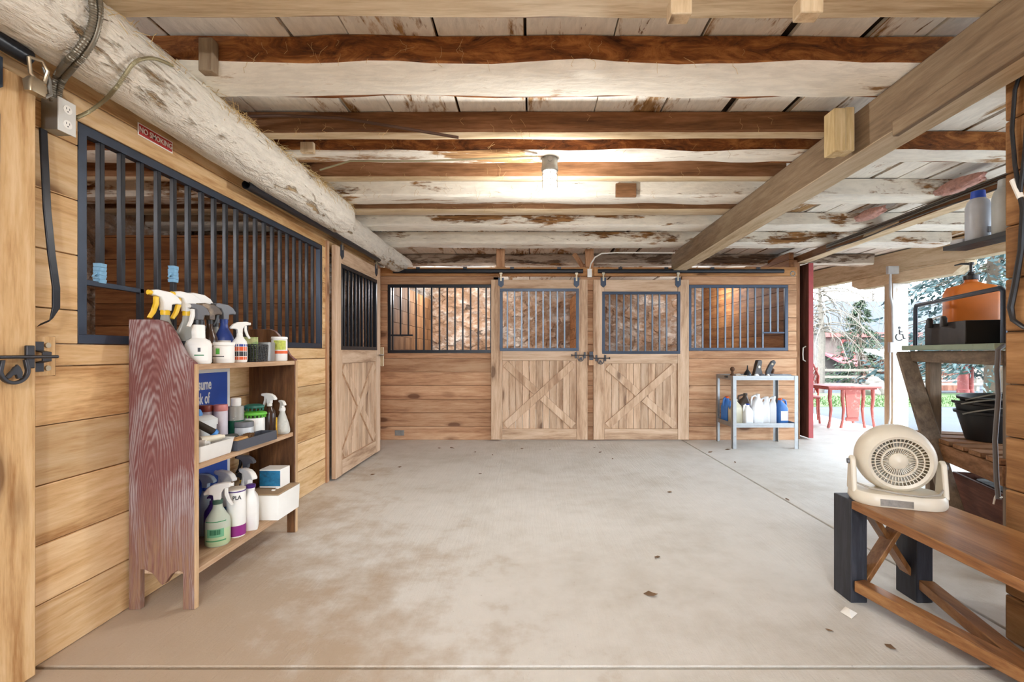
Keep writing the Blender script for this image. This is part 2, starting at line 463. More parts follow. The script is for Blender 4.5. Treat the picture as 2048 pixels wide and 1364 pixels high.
# ---- joists
def hewn(x0, x1, y0, y1, zb, zt, amp, seed, n=64, under=1):
    mb = MB(); c = .016
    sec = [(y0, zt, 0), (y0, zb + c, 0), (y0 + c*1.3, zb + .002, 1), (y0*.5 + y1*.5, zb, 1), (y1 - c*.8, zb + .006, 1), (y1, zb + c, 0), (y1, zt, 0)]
    k = len(sec); vs = []
    for i in range(n + 1):
        x = x0 + (x1 - x0)*i/n
        wob = noise.noise((x*.7, seed, 0))*amp*1.2
        for j, (y, z, _) in enumerate(sec):
            dy = noise.noise((x*2.3, j*3.1 + seed, 2))*amp + noise.noise((x*7, j*5.1 + seed, 7))*amp*.35
            dz = noise.noise((x*2.3, j*2.7 + seed, 9))*amp + noise.noise((x*8, j*4.3 + seed, 4))*amp*.3
            vs.append((x, y + dy + wob, z + (0 if j in (0, k-1) else dz*.8)))
    fs, mi = [], []
    for i in range(n):
        for j in range(k - 1):
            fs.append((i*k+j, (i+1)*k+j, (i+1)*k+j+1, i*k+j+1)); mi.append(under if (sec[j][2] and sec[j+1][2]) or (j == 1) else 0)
    mb.add(vs, fs, mi, True)
    mb.add(vs[:k], [tuple(range(k))]); mb.add(vs[-k:], [tuple(range(k))[::-1]])
    return mb
ZT = 2.592
JG = 'ceiling joists across the aisle'
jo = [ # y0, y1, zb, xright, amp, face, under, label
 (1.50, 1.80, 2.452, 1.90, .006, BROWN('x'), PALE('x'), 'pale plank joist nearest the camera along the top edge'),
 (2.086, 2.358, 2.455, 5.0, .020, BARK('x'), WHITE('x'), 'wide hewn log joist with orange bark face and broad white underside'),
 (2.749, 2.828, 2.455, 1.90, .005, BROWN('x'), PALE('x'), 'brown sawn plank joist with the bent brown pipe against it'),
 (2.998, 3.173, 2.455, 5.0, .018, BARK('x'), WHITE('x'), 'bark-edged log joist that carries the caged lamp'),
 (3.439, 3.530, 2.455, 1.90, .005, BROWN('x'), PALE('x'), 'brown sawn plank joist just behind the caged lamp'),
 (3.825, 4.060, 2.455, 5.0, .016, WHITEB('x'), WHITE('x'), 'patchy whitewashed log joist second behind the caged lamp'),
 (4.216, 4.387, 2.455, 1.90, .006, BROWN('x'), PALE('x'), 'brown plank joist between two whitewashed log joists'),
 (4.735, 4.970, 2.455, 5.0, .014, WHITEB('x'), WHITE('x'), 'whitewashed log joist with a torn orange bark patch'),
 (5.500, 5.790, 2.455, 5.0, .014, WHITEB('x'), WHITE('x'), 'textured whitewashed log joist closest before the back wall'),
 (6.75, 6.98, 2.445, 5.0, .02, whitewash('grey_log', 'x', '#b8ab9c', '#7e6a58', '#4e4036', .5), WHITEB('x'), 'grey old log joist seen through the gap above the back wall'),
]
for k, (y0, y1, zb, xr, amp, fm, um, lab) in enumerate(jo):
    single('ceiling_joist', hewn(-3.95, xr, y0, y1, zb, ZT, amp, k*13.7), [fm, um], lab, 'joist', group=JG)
# short blocks nailed beside the joists
def block(name, u0, v0, u1, v1, Y, dy, mat, lab, grp='wood blocks under the ceiling'):
    a, b = PY(u0, v0, Y), PY(u1, v1, Y)
    mb = MB(); mb.box(a.x, b.x, Y, Y + dy, b.z, a.z)
    return single('wood_block', mb, mat, lab, 'wood block', bevel=.004, group=grp)
block('', 1342, -10, 1385, 27, 1.44, .05, PALE('z'), 'pale wood block on the nearest joist, left one of the pair at the top edge')
block('', 1602, -10, 1648, 24, 1.44, .05, PALE('z'), 'pale wood block on the nearest joist, right one of the pair at the top edge')
block('', 396, 74, 424, 141, 2.03, .045, TANB('z'), 'small grey board end hanging beside the white log and bark joist')
block('', 1232, 366, 1273, 393, 3.79, .03, BROWN('x'), 'dark brown block on the whitewashed joist right of the lamp')
block('', 600, 283, 626, 304, 2.96, .035, PALE('z'), 'pale wood chip block between plank joist and log joist near the white log')

# ---- the two girders and the outer header
def girder(xf, w, zb, zt, y0, y1, name, lab, mats, k):
    mb = MB(); n = 40; vs = []
    for i in range(n + 1):
        y = y0 + (y1 - y0)*i/n; x = xf(y)
        for j, (dx, z) in enumerate(((0, zt), (0, zb), (w, zb), (w, zt))):
            q = noise.noise((y*1.5, j*3.3, k))*.006
            vs.append((x + dx + q, y, z + q))
    fs, mi = [], []
    for i in range(n):
        for j in range(4):
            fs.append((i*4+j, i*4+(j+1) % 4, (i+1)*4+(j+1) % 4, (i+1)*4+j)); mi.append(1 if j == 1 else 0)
    mb.add(vs, fs, mi); mb.add(vs[:4], [(0,1,2,3)]); mb.add(vs[-4:], [(3,2,1,0)])
    return single(name, mb, mats, lab, 'beam', bevel=.006)
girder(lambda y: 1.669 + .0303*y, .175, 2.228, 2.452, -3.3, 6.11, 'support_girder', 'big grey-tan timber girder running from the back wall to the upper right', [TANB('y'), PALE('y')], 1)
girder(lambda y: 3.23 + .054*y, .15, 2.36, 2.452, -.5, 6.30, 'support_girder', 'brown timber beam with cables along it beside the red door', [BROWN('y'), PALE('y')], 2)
ns = MB(); p = PY(1718, 192, 2.62); q = PY(2048, 40, 2.0)
ns.beam((1.725, 1.25, 2.26), (1.748, 2.22, 2.235), .03, .075)
single('nailer_strip', ns, TANB('y'), 'rough split strip along the lower edge of the big girder, upper right', 'wood strip', bevel=.004)
hx = lambda y: 5.92 - .12*y
hm = MB()
vs = []
for y in (1.2, 8.9):
    for dx, z in ((0, 2.575), (0, 2.29), (.16, 2.29), (.16, 2.575)): vs.append((hx(y) + dx, y, z))
hm.add(vs, [(0,1,5,4),(1,2,6,5),(2,3,7,6),(3,0,4,7),(0,3,2,1),(4,5,6,7)])
single('outer_header', hm, PALE('y'), 'long pale timber header over the open side, carried by the white post', 'beam', bevel=.006)
cb = MB(); cb.ext([(-.75,.0),(.95,.0),(.95,-.05),(.80,-.155),(-.62,-.155),(-.75,-.09)], (hx(6.55) + .09, 6.55, 2.288), (.12, -1, 0), (0,0,1), .17)
single('post_corbel', cb, PALE('y'), 'pale corbel beam with cut ends between white post and header', 'corbel', bevel=.006)
pm = MB(); pm.box(5.07, 5.29, 6.48, 6.64, 0, 2.13, [1, 1, 0, 0, 1, 1])  # front and right coloured sunlit white, the other sides shaded tan
post = thing('timber_post', 'timber post at the open side, two sides coloured sunlit white, with an access symbol', 'post', (0,0,0))
obj('post_shaft', pm, [whitewash('post_sunlit_white', 'z', '#f7f5ee', '#c9ae88', '#9d7f59', .62), PALE('z')] , post, bevel=.006)
tr = MB(); tr.box(5.295, 5.36, 6.62, 6.66, 1.12, 2.13); obj('side_trim', tr, PALE('z'), post, bevel=.003)

# block hung on the girder
bk = MB(); bk.box(1.655, 1.74, 2.36, 2.45, 2.18, 2.42)
gb = thing('girder_block', 'pale split wood block nailed to the side of the big girder', 'wood block')
a = PY(1664, 219, 2.46); b = PY(1711, 306, 2.46)
bk = MB(); bk.box(a.x, a.x + .062, 2.44, 2.53, b.z, a.z); obj('block', bk, wood('block_pine', 'z', '#dcc9a2', '#c6ae80', '#a58b5e', .1), gb, bevel=.005)
bk = MB(); bk.box(a.x + .065, a.x + .115, 2.45, 2.53, b.z + .008, a.z + .01); obj('block', bk, wood('block_pine', 'z', '', '', ''), gb, bevel=.005)

# ---- whitewashed log above the left wall
def log(xc, zc, r, y0, y1, seed, n=90, k=28):
    mb = MB(); vs = []
    for i in range(n + 1):
        y = y0 + (y1 - y0)*i/n
        ox = noise.noise((y*.8, seed, 1))*.012; oz = noise.noise((y*.8, seed, 5))*.01
        for j in range(k):
            t = 2*PI*j/k
            q = r*(1 + .05*noise.noise((math.cos(t)*2, math.sin(t)*2, y*1.6 + seed)) + .045*noise.noise((math.cos(t)*5, math.sin(t)*5, y*7 + seed)))
            if i in (0, n): q *= .93
            vs.append((xc + ox + q*math.cos(t), y, zc + oz + q*math.sin(t)))
    mb.add(vs, [(i*k+j, i*k+(j+1) % k, (i+1)*k+(j+1) % k, (i+1)*k+j) for i in range(n) for j in range(k)], 0, True)
    mb.add(vs[:k], [tuple(range(k))]); mb.add(vs[-k:], [tuple(range(k))[::-1]])
    return mb
single('whitewashed_log', log(-1.665, 2.335, .148, -3.3, 4.02, 1, 150), LOGW, 'thick whitewashed log running along the top of the left wall', 'log')
single('whitewashed_log', log(-1.74, 2.33, .125, 4.03, 6.35, 8, 50), LOGW, 'thinner whitewashed log end piece above the left sliding door', 'log')

# straw caught along the log and joists
st = MB(); rnd = random.Random(3)
STR = plain('straw', '#d9bd85', .8, 0, .3)
for i in range(520):
    y = rnd.uniform(1.6, 4.1); a = rnd.uniform(.15, .85)*PI/2
    if rnd.random() < .55:
        y = rnd.choice((2.4, 2.55, 2.9, 3.25, 3.45, 3.9)) + rnd.gauss(0, .06)
    p = Vector((-1.665 + .15*math.cos(a), y, 2.335 + .15*math.sin(a)))
    d = Vector((rnd.uniform(-.2, 1), rnd.uniform(-1, 1), rnd.uniform(-.9, .5))).normalized()
    L = rnd.uniform(.02, .075); m_ = p + d*L*.5 + Vector((0, 0, rnd.uniform(-.008, .008)))
    st.tube([p, m_, p + d*L + Vector((0,0,-L*.25))], .0011, 4)
s = single('straw_wisps', st, STR, 'loose straw stuck along the upper edge of the thick white log', 'straw', kind='stuff')
cw = MB()
for i in range(130):
    yj = rnd.choice((2.08, 2.08, 2.74, 2.74, 2.995, 3.43, 3.82, 4.21)); x = rnd.uniform(-1.4, 1.6)
    if rnd.random() < .5: x = rnd.uniform(-1.4, .1)
    p = Vector((x, yj - .004, 2.46 + rnd.uniform(0, .12))); pts = [p]
    for q in range(3):
        p = p + Vector((rnd.gauss(0, .014), -abs(rnd.gauss(0, .006)), -rnd.uniform(.006, .03))); pts.append(p)
    cw.tube(pts, .0008, 4)
single('straw_strands', cw, plain('hay_strand', '#cfae78', .85, 0, .3), 'thin hay strands and cobwebs dangling from the ceiling joists', 'hay', kind='stuff')

# ================================================================ GRILLES
def grille(name, lab, P, U, N, W, Z, z0, n, mat, bmat, first=None, pitch=.1016, feed=None, parent=None, fw=.038, bw=.022):
    """P origin (left-bottom at depth), U unit along width, N unit normal toward the viewer. feed=(start, end, zbar, {short bars})"""
    P, U, N = Vector(P), Vector(U), Vector(N); up = Vector((0,0,1))
    root = parent if parent is not None else thing(name, lab, 'grille', P, 0)
    o = Vector((0,0,0)) if parent is None else P
    def bar(a, b, w, d, nm, mt, upv):
        mb = MB(); mb.beam(a, b, w, d, upv); return obj(nm, mb, mt, root, bevel=.002)
    fm = MB()
    fm.beam(o + up*fw/2, o + U*W + up*fw/2, fw, fw, N); fm.beam(o + up*(Z - fw/2), o + U*W + up*(Z - fw/2), fw, fw, N)
    fm.beam(o + U*fw/2 + up*fw, o + U*fw/2 + up*(Z - fw), fw, fw, N); fm.beam(o + U*(W - fw/2) + up*fw, o + U*(W - fw/2) + up*(Z - fw), fw, fw, N)
    obj('grille_frame', fm, mat, root, bevel=.002)
    first = pitch if first is None else first
    if feed:
        s, e, zf, _ = feed
        bar(o + U*s + up*zf, o + U*e + up*zf, .022, .022, 'feed_crossbar', mat, N)
    for i in range(n):
        s = first + i*pitch
        zb = feed[2] + .008 if feed and i in feed[3] else fw - .004
        bar(o + U*s + up*zb, o + U*s + up*(Z - fw + .004), bw, bw, 'bar', bmat, N)
    return root
def grille2(lab, P, U, N, W, Z, n, mat, bmat, **k):
    return grille('stall_grille', lab, P, U, N, W, Z, 0, n, mat, bmat, **k)
grille2('long black barred grille in the left wall behind the red shelf unit', (WX - .022, 1.872, 1.199), (0,1,0), (1,0,0), 2.186, .899, 20, BLUEM, BLACKM, first=.1155, feed=(.03, .33, .255, {0, 1}))
grille2('black barred grille left of the first back door, feed gap at lower left', (-1.897, BY + .018, 1.152), (1,0,0), (0,-1,0), 1.395, .906, 13, BLACKM, BLACKM, first=.062, pitch=.1033, feed=(.02, .33, .235, {1, 2}), bw=.02)
grille2('blue-grey barred grille right of the second back door, feed gap at lower right', (2.087, BY + .018, 1.182), (1,0,0), (0,-1,0), 1.316, .872, 12, BLUEM, GBAR, first=.092, pitch=.0997, feed=(.985, 1.29, .24, {10, 11}), bw=.02)

# ================================================================ STALL DOORS
HOR = None
def horseshoe(mb, o, U, V, R, w, t):
    n = 22; outer, inner = [], []
    for i in range(n + 1):
        a = PI + PI*i/n
        outer.append((R*math.cos(a), R*.2 + R*1.0*math.sin(a))); inner.append(((R-w)*math.cos(a), R*.2 + (R-w)*math.sin(a)))
    poly = [(-R*.86, R*.95)] + outer + [(R*.86, R*.95), (R*.86 - w, R*.95)] + inner[::-1] + [(-R*.86 + w, R*.95)]
    mb.ext(poly, o, U, V, t)
def latch(root, o, U, N, L, R=.042, flip=1):
    """sliding bolt with a horseshoe pull, o = bolt start, U along the bolt, N out of the door"""
    o, U, N = Vector(o), Vector(U), Vector(N); up = Vector((0,0,1))
    b = MB(); b.cyl(o + N*.02, o + U*L + N*.02, .006, n=10); b.cyl(o + N*.02, o + N*.02 + U*.012, .014, n=10)
    bolt = obj('latch_bolt', b, IRON, root)
    k = MB()
    for s in (.25, .72):
        k.beam(o + U*L*s + up*-.04 + N*.006, o + U*L*s + up*.04 + N*.006, .026, .012, N)
    obj('latch_plate', k, IRON, bolt, bevel=.003)
    h = MB(); horseshoe(h, o + U*L*.5 + N*.024 - up*R*1.15, U, up, R, R*.24, .012)
    hs = obj('horseshoe_pull', h, IRON, bolt, bevel=.002)
    e = MB(); r = R*.62
    prof = [(-.95,-.5),(-.75,-.72),(-.45,-.62),(-.15,-.3),(.1,-.25),(.25,-.75),(.75,-.7),(.8,.0),(.55,.6),(.25,.95),(.12,.75),(-.1,.62),(-.3,.3),(-.7,-.15)]
    e.ext([(a*r, c*r) for a, c in prof], o + U*L*.5 + N*.024 - up*R*1.1, U, up, .009)
    obj('horse_head_emblem', e, IRON, bolt, bevel=.002)
def stall_door(lab, P, U, N, W, Hh, z0, gz0, gz1, nb, first, pitch, fmat, bmat, latch_side, matz, matx, brace=.094, sw=.145, gx0=.115, gx1=None, over='rise'):
    P, U, N = Vector(P), Vector(U), Vector(N); up = Vector((0,0,1)); T = .04
    root = thing('sliding_door', lab, 'door', P, kind='thing')
    gx1 = W - gx0 if gx1 is None else gx1
    def slab(nm, s0, s1, za, zb, d0, d1, mt, bev=.004):
        mb = MB(); mb.beam(U*(s0+s1)/2 + up*za + N*(d0+d1)/2, U*(s0+s1)/2 + up*zb + N*(d0+d1)/2, abs(d1-d0), s1-s0, U)
        return obj(nm, mb, mt, root, bevel=bev)
    for s0, s1 in ((0, sw), (W - sw, W)): slab('stile', s0, s1, z0, Hh, 0, T, matz)
    pm = .02
    gtop, gbot = gz1, gz0
    zm = gbot - .125
    for a, b in ((gtop - .002, Hh - .002), (zm, gbot + .002), (z0 + .002, z0 + .142)): 
        mb = MB(); mb.beam(U*sw + up*(a+b)/2 + N*T*.48, U*(W-sw) + up*(a+b)/2 + N*T*.48, T*.94, b - a, up); obj('rail', mb, matx, root, bevel=.004)
    # vertical tongue-and-groove panel
    pn = MB(); x = sw; wdt = (W - 2*sw)/max(1, round((W - 2*sw)/.092))
    while x < W - sw - .01:
        pn.beam(U*(x + wdt/2) + up*(z0 + .142) + N*.012, U*(x + wdt/2) + up*zm + N*.012, .016, wdt - .005, U); x += wdt
    obj('panel_boards', pn, matz, root, bevel=.003)
    # X brace
    za, zb = z0 + .142, zm; hw = brace*.72
    def strip(a, b):
        d = (b - a).normalized(); mb = MB()
        mb.beam(a + N*.029, b + N*.029, .018, brace, d.cross(N)); obj('brace', mb, matz, root, bevel=.003)
    e = brace*.42
    A, B = U*(sw + e) + up*(za + e), U*(W - sw - e) + up*(zb - e)
    C, D = U*(sw + e) + up*(zb - e), U*(W - sw - e) + up*(za + e)
    strip(A, B)
    mid = (A + B)/2; dd = (D - C).normalized(); ang = abs(dd.cross((B-A).normalized()).length)
    off = brace*.5/ang + .004
    strip(C, mid - dd*off); strip(mid + dd*off, D)
    # grille
    gr = MB(); fw = .036
    o = N*T*.62
    W2 = gx1 - gx0
    for z in (gbot + fw/2, gtop - fw/2): gr.beam(o + U*gx0 + up*z, o + U*gx1 + up*z, T*.9, fw, up)
    for s in (gx0 + fw/2, gx1 - fw/2): gr.beam(o + U*s + up*(gbot + fw), o + U*s + up*(gtop - fw), T*.9, fw, U)
    fr = obj('grille_frame', gr, fmat, root, bevel=.002)
    for i in range(nb):
        s = gx0 + first + i*pitch
        mb = MB(); mb.beam(o + U*s + up*(gbot + fw - .004), o + U*s + up*(gtop - fw + .004), .02, .02, U); obj('bar', mb, bmat, fr, bevel=.002)
    # hangers
    for s in (gx0 + .015, gx1 - .03):
        mb = MB(); mb.ext([(-.036,.07),(.036,.07),(.036,-.028),(0,-.062),(-.036,-.028)], U*s + up*(Hh - .045) + N*(T + .004), U, up, .007)
        hg = obj('hanger_plate', mb, BLUEM, root, bevel=.001)
        mb = MB(); mb.beam(U*s + up*(Hh - .02) + N*(T + .004), U*s + up*(Hh + .075) + N*(T + .004), .02, .012, N)
        mb.cyl(U*s + up*(Hh + .078) + N*(T - .01), U*s + up*(Hh + .078) + N*(T + .016), .02, n=12)
        obj('roller', mb, BRASSY, hg)
    if latch_side:
        lz = gbot - .055
        if latch_side > 0: latch(root, U*(W - .215) + up*lz + N*T, U, N, .245)
        else: latch(root, U*.215 + up*lz + N*T, -U, N, .245)
    return root
DZ, DX, DYW = DOORW('z'), DOORW('x'), DOORW('y')
stall_door('sliding pine stall door with barred window, left one on the back wall', (-.522, 6.085, 0), (1,0,0), (0,-1,0), 1.262, 2.112, .018, 1.178, 1.995, 9, .098, .0935, BLUEM, GBAR, 1, DZ, DX)
stall_door('sliding pine stall door beside the metal cart, right one on the back wall', (.815, 6.085, 0), (1,0,0), (0,-1,0), 1.25, 2.112, .018, 1.14, 1.955, 9, .098, .0935, BLUEM, GBAR, -1, DZ, DX, gx1=1.135)
stall_door('sliding pine stall door on the left wall past the red shelf unit', (WX + .035, 4.16, 0), (0,1,0), (1,0,0), 1.225, 2.13, .02, 1.185, 1.985, 9, .10, .093, BLACKM, BLACKM, 0, DZ, DYW)
# the nearest door at the left edge of the picture
nd = stall_door('pine stall door edge at the far left with a horseshoe latch', (WX + .035, .30, 0), (0,1,0), (1,0,0), 1.34, 2.115, .02, 1.185, 1.985, 10, .10, .10, BLUEM, BLUEM, 0, PINE('z'), PINE('y'))
latch(nd, (.045, 1.10, 1.148), (0,1,0), (1,0,0), .29, R=.047)
# keepers
kp = MB(); kp.box(WX, WX + .028, 1.655, 1.755, 1.075, 1.225)
kr = thing('latch_keeper', 'steel strap keeper on a pine block beside the far left door', 'latch keeper', (0,0,0))
obj('backing_block', kp, PINE('z'), kr, bevel=.003)
k2 = MB(); k2.ext([(-.055,0),(-.02,0),(-.014,.028),(.014,.028),(.02,0),(.055,0),(.055,.004),(.023,.004),(.017,.033),(-.017,.033),(-.023,.004),(-.055,.004)], (WX + .030, 1.69, 1.148), (0,0,1), (1,0,0), .032)
obj('strap', k2, IRON, kr, bevel=.001)
for z in (1.19, 1.105):
    k3 = MB(); k3.cyl((WX + .028, 1.722, z), (WX + .034, 1.722, z), .010, n=14); obj('screw_washer', k3, BRASSY, kr)
kb = thing('latch_keeper', 'shared latch keeper on the post between the two back doors', 'latch keeper', (.785, BY, 1.11))
mb = MB(); mb.box(-.035, .035, -.09, 0, -.12, .06); obj('backing_block', mb, PINEB('z'), kb, bevel=.003)
mb = MB(); mb.beam((-.0, -.098, -.05), (-.0, -.098, .06), .05, .014, (0,1,0)); mb.cyl((-.03, -.11, .0), (.03, -.11, 0), .012, n=10); obj('strap', mb, IRON, kb, bevel=.002)
kc = thing('latch_keeper', 'dark bolt latch on a pale block at the far edge of the left door', 'latch keeper', (WX + .075, 5.40, 1.10))
mb = MB(); mb.box(-.02, .03, .0, .03, -.1, .12); obj('backing_block', mb, PALE('z'), kc, bevel=.003)
mb = MB(); mb.beam((.02, -.02, -.03), (.02, -.02, .07), .03, .02); mb.cyl((.028, -.14, .03), (.028, .02, .03), .007, n=8); obj('strap', mb, IRON, kc, bevel=.002)

# tracks
def track(lab, a, b, r, nbr, N):
    a, b, N = Vector(a), Vector(b), Vector(N)
    root = thing('door_track', lab, 'door track', a)
    d = b - a; mb = MB(); n = 18
    vs = []
    for p in (Vector((0,0,0)), d):
        u = d.normalized(); s = Vector((0,0,1)); t = u.cross(s)
        for rr in (r, r*.84):
            for i in range(n):
                q = 2*PI*i/n; vs.append(p + s*(rr*math.cos(q)) + t*(rr*math.sin(q)))
    fs = []
    for i in range(n):
        j = (i+1) % n
        fs += [(i, j, 2*n+j, 2*n+i), (n+i, 3*n+i, 3*n+j, n+j), (i, n+i, n+j, j), (2*n+i, 2*n+j, 3*n+j, 3*n+i)]
    mb.add(vs, fs, 0, True); obj('tube', mb, BLACKM, root)
    for k in range(nbr):
        p = d*((k + .5)/nbr)
        m2 = MB(); m2.beam(p - N*.05 + Vector((0,0,r*.6)), p + Vector((0,0,r*.9)), .03, .01); m2.beam(p - N*.052 + Vector((0,0,r)), p - N*.052 + Vector((0,0,r + .035)), .05, .012, N)
        m2.cyl(p - N*.046 + Vector((0,0,r + .022)), p - N*.036 + Vector((0,0,r + .022)), .008, n=8)
        obj('bracket', m2, IRON, root, bevel=.001)
    return root
track('black tube door track above the left back door and grille', (-1.80, 6.045, 2.222), (.68, 6.045, 2.222), .028, 4, (0,-1,0))
track('black tube door track above the right back door and grille', (.875, 6.045, 2.222), (3.30, 6.045, 2.222), .026, 4, (0,-1,0))
track('black tube door track above the left wall door, open near end', (-1.725, 2.80, 2.178), (-1.725, 5.24, 2.212), .027, 4, (1,0,0))
track('black track tube end with a clasp at the upper left corner', (-1.725, .4, 2.185), (-1.725, 1.585, 2.175), .027, 2, (1,0,0))
# ================================================================ RED SHELF UNIT AND WHAT STANDS ON IT
def red_paint():
    m, nt, b = newmat('weathered_red_paint'); g = NG(nt)
    tc = g.n('ShaderNodeTexCoord'); mp = g.n('ShaderNodeMapping'); mp.inputs['Scale'].default_value = (1, 1, .17); mp.inputs['Location'].default_value = (-.16, 0, -.12)
    g.l(tc.outputs['Object'], mp.inputs[0])
    nz = g.n('ShaderNodeTexNoise'); nz.inputs['Scale'].default_value = 7; nz.inputs['Detail'].default_value = 3; g.l(mp.outputs[0], nz.inputs['Vector'])
    dv = g.n('ShaderNodeVectorMath', operation='SCALE'); dv.inputs[3].default_value = .10; g.l(nz.outputs['Color'], dv.inputs[0])
    ad = g.n('ShaderNodeVectorMath', operation='ADD'); g.l(mp.outputs[0], ad.inputs[0]); g.l(dv.outputs[0], ad.inputs[1])
    wv = g.n('ShaderNodeTexWave', wave_type='RINGS', rings_direction='Y'); wv.inputs['Scale'].default_value = 34; wv.inputs['Distortion'].default_value = 5; wv.inputs['Detail'].default_value = 3
    wv.inputs['Detail Scale'].default_value = 1.4
    g.l(ad.outputs[0], wv.inputs['Vector'])
    v = g.coords((1, 1, .3), island=False)
    patch = g.noise(v, 5, 5, .65, .8); fine = g.noise(g.coords((1,1,.08), island=False), 70, 3, .6)
    red = g.mix(wv.outputs['Fac'], srgb('#764a48'), srgb('#87605d'))
    grey = g.mix(wv.outputs['Fac'], srgb('#8a7272'), srgb('#a89a9a'))
    bare = g.mix(fine, srgb('#6b4a3a'), srgb('#a5836a'))
    col = g.mix(g.ramp(g.math('ADD', patch, g.math('MULTIPLY', g.math('SUBTRACT', wv.outputs['Fac'], .5), .07)), [(.46, (0,0,0)), (.60, (1,1,1))]), red, grey)
    sx = g.n('ShaderNodeSeparateXYZ'); g.l(tc.outputs['Object'], sx.inputs[0])
    low = g.ramp(g.math('ADD', sx.outputs[2], g.math('MULTIPLY', g.math('SUBTRACT', patch, .5), .7)), [(.22, (1,1,1)), (.52, (0,0,0))])
    col = g.mix(g.math('MULTIPLY', low, g.ramp(fine, [(.35, (.35,)*3), (.6, (1,1,1))])), col, bare)
    g.l(col, b.inputs['Base Color']); b.inputs['Roughness'].default_value = .75; b.inputs['Specular IOR Level'].default_value = .25
    g.bump(g.math('ADD', g.math('MULTIPLY', wv.outputs['Fac'], .5), g.math('MULTIPLY', fine, .9)), .22, .006, b)
    return m
RED = red_paint()
SHW = wood('worn_shelf_pine', 'y', '#d2b597', '#b99879', '#937357', .2)
SHD = wood('dark_shelf_back', 'z', '#7b5534', '#5d3d23', '#412817', .1)
X0, X1 = -1.818, -1.522
unit = thing('shelf_unit', 'weathered red-painted wooden shelf unit standing against the left wall', 'shelf unit', (X0, 2.09, 0))
def side(y):
    D = X1 - X0
    top = [(0, 1.312), (.13, 1.312), (.16, 1.303), (.185, 1.278), (.21, 1.235), (.235, 1.185), (.262, 1.142), (.296, 1.115)]
    foot = [(D, 0), (D - .052, 0), (D - .052, .17), (D - .075, .178), (D - .105, .158), (D - .132, .118), (D - .146, .112), (D - .158, .124), (D - .19, .165), (D - .225, .182), (.052, .182), (.052, 0), (0, 0)]
    mb = MB(); mb.ext(top + foot, (0, y + .0125, 0), (1,0,0), (0,0,1), .025); return mb
PALEEDGE = SHW
for y in (0, .895):
    s = obj('side_panel', side(y), RED, unit, bevel=.002)
    e = MB(); e.box(X1 - X0, X1 - X0 + .004, y + .001, y + .024, .002, 1.11); obj('bare_edge', e, wood('worn_edge', 'z', '#d8b994', '#c19f78', '#a07d57', 0), s)
    if y > 0:
        e = MB(); e.ext([(.001, 1.311), (.13, 1.311), (.16, 1.302), (.185, 1.277), (.21, 1.234), (.235, 1.184), (.262, 1.141), (.293, 1.11), (.293, .002), (.245, .002), (.245, .18), (.06, .18), (.05, .002), (.001, .002)], (0, y - .0015, 0), (1,0,0), (0,0,1), .003); obj('inner_face', e, SHD, s)
for z, dp in ((1.083, .296), (.623, .285), (.150, .296)):
    mb = MB(); mb.box(.012, dp, .0255, .8910, z, z + .026); obj('shelf', mb, SHW, unit, bevel=.002)
for za_, zb2 in ((.1765, .25),):
    mb = MB(); mb.box(.0, .0115, .0255, .8915, za_, zb2); obj('back_rail', mb, SHW, unit, bevel=.002)
ZA, ZB, ZC = 1.1095, .6495, .1765

# --- container kinds
WHP = plain('white_plastic', '#efeeea', .4, 0, .04, dirt='#b7a284', dirtamt=.66)
CLEARP = plain('cloudy_clear_plastic', '#d9d9d2', .25, 0, .08, trans=.55, dirt='#a8947a', dirtamt=.62)
YEL = plain('yellow_plastic', '#f0c326', .4, 0, .08)
GREYP = plain('grey_plastic', '#6d6f75', .45, 0, .1)
BLKP = plain('black_plastic', '#232326', .4, 0, .15)
BLUEP = plain('blue_plastic', '#2f4a9a', .4, 0, .1)
PURP = plain('purple_plastic', '#4b2a78', .4, 0, .1)
MAG = plain('magenta_print', '#8d1f7d', .5, 0, .08)
GRNP = plain('green_print', '#3f8f5e', .5, 0, .1)
ORG = plain('orange_print', '#e4632d', .5, 0, .1)
LBL = plain('white_label', '#f4f3ee', .55, 0, .03)
LBLB = plain('blue_label', '#5d8fc0', .5, 0, .1)
AMB = plain('amber_glass', '#3a2417', .25, 0, .2)
DUSTB = plain('dusty_dark_bottle', '#544334', .45, 0, .2, dirt='#9b8468', dirtamt=.5)
DRK = plain('dark_print', '#33353a', .5, 0, .1)
def curved_label(mb, r, z0, z1, a0, a1, sy=1, n=10, mi=0, off=.0009):
    vs = []
    for i in range(n + 1):
        t = a0 + (a1 - a0)*i/n
        for z in (z0, z1): vs.append(((r+off)*math.cos(t), (r+off)*sy*math.sin(t), z))
    mb.add(vs, [(2*i, 2*i+2, 2*i+3, 2*i+1) for i in range(n)], mi, True); return mb
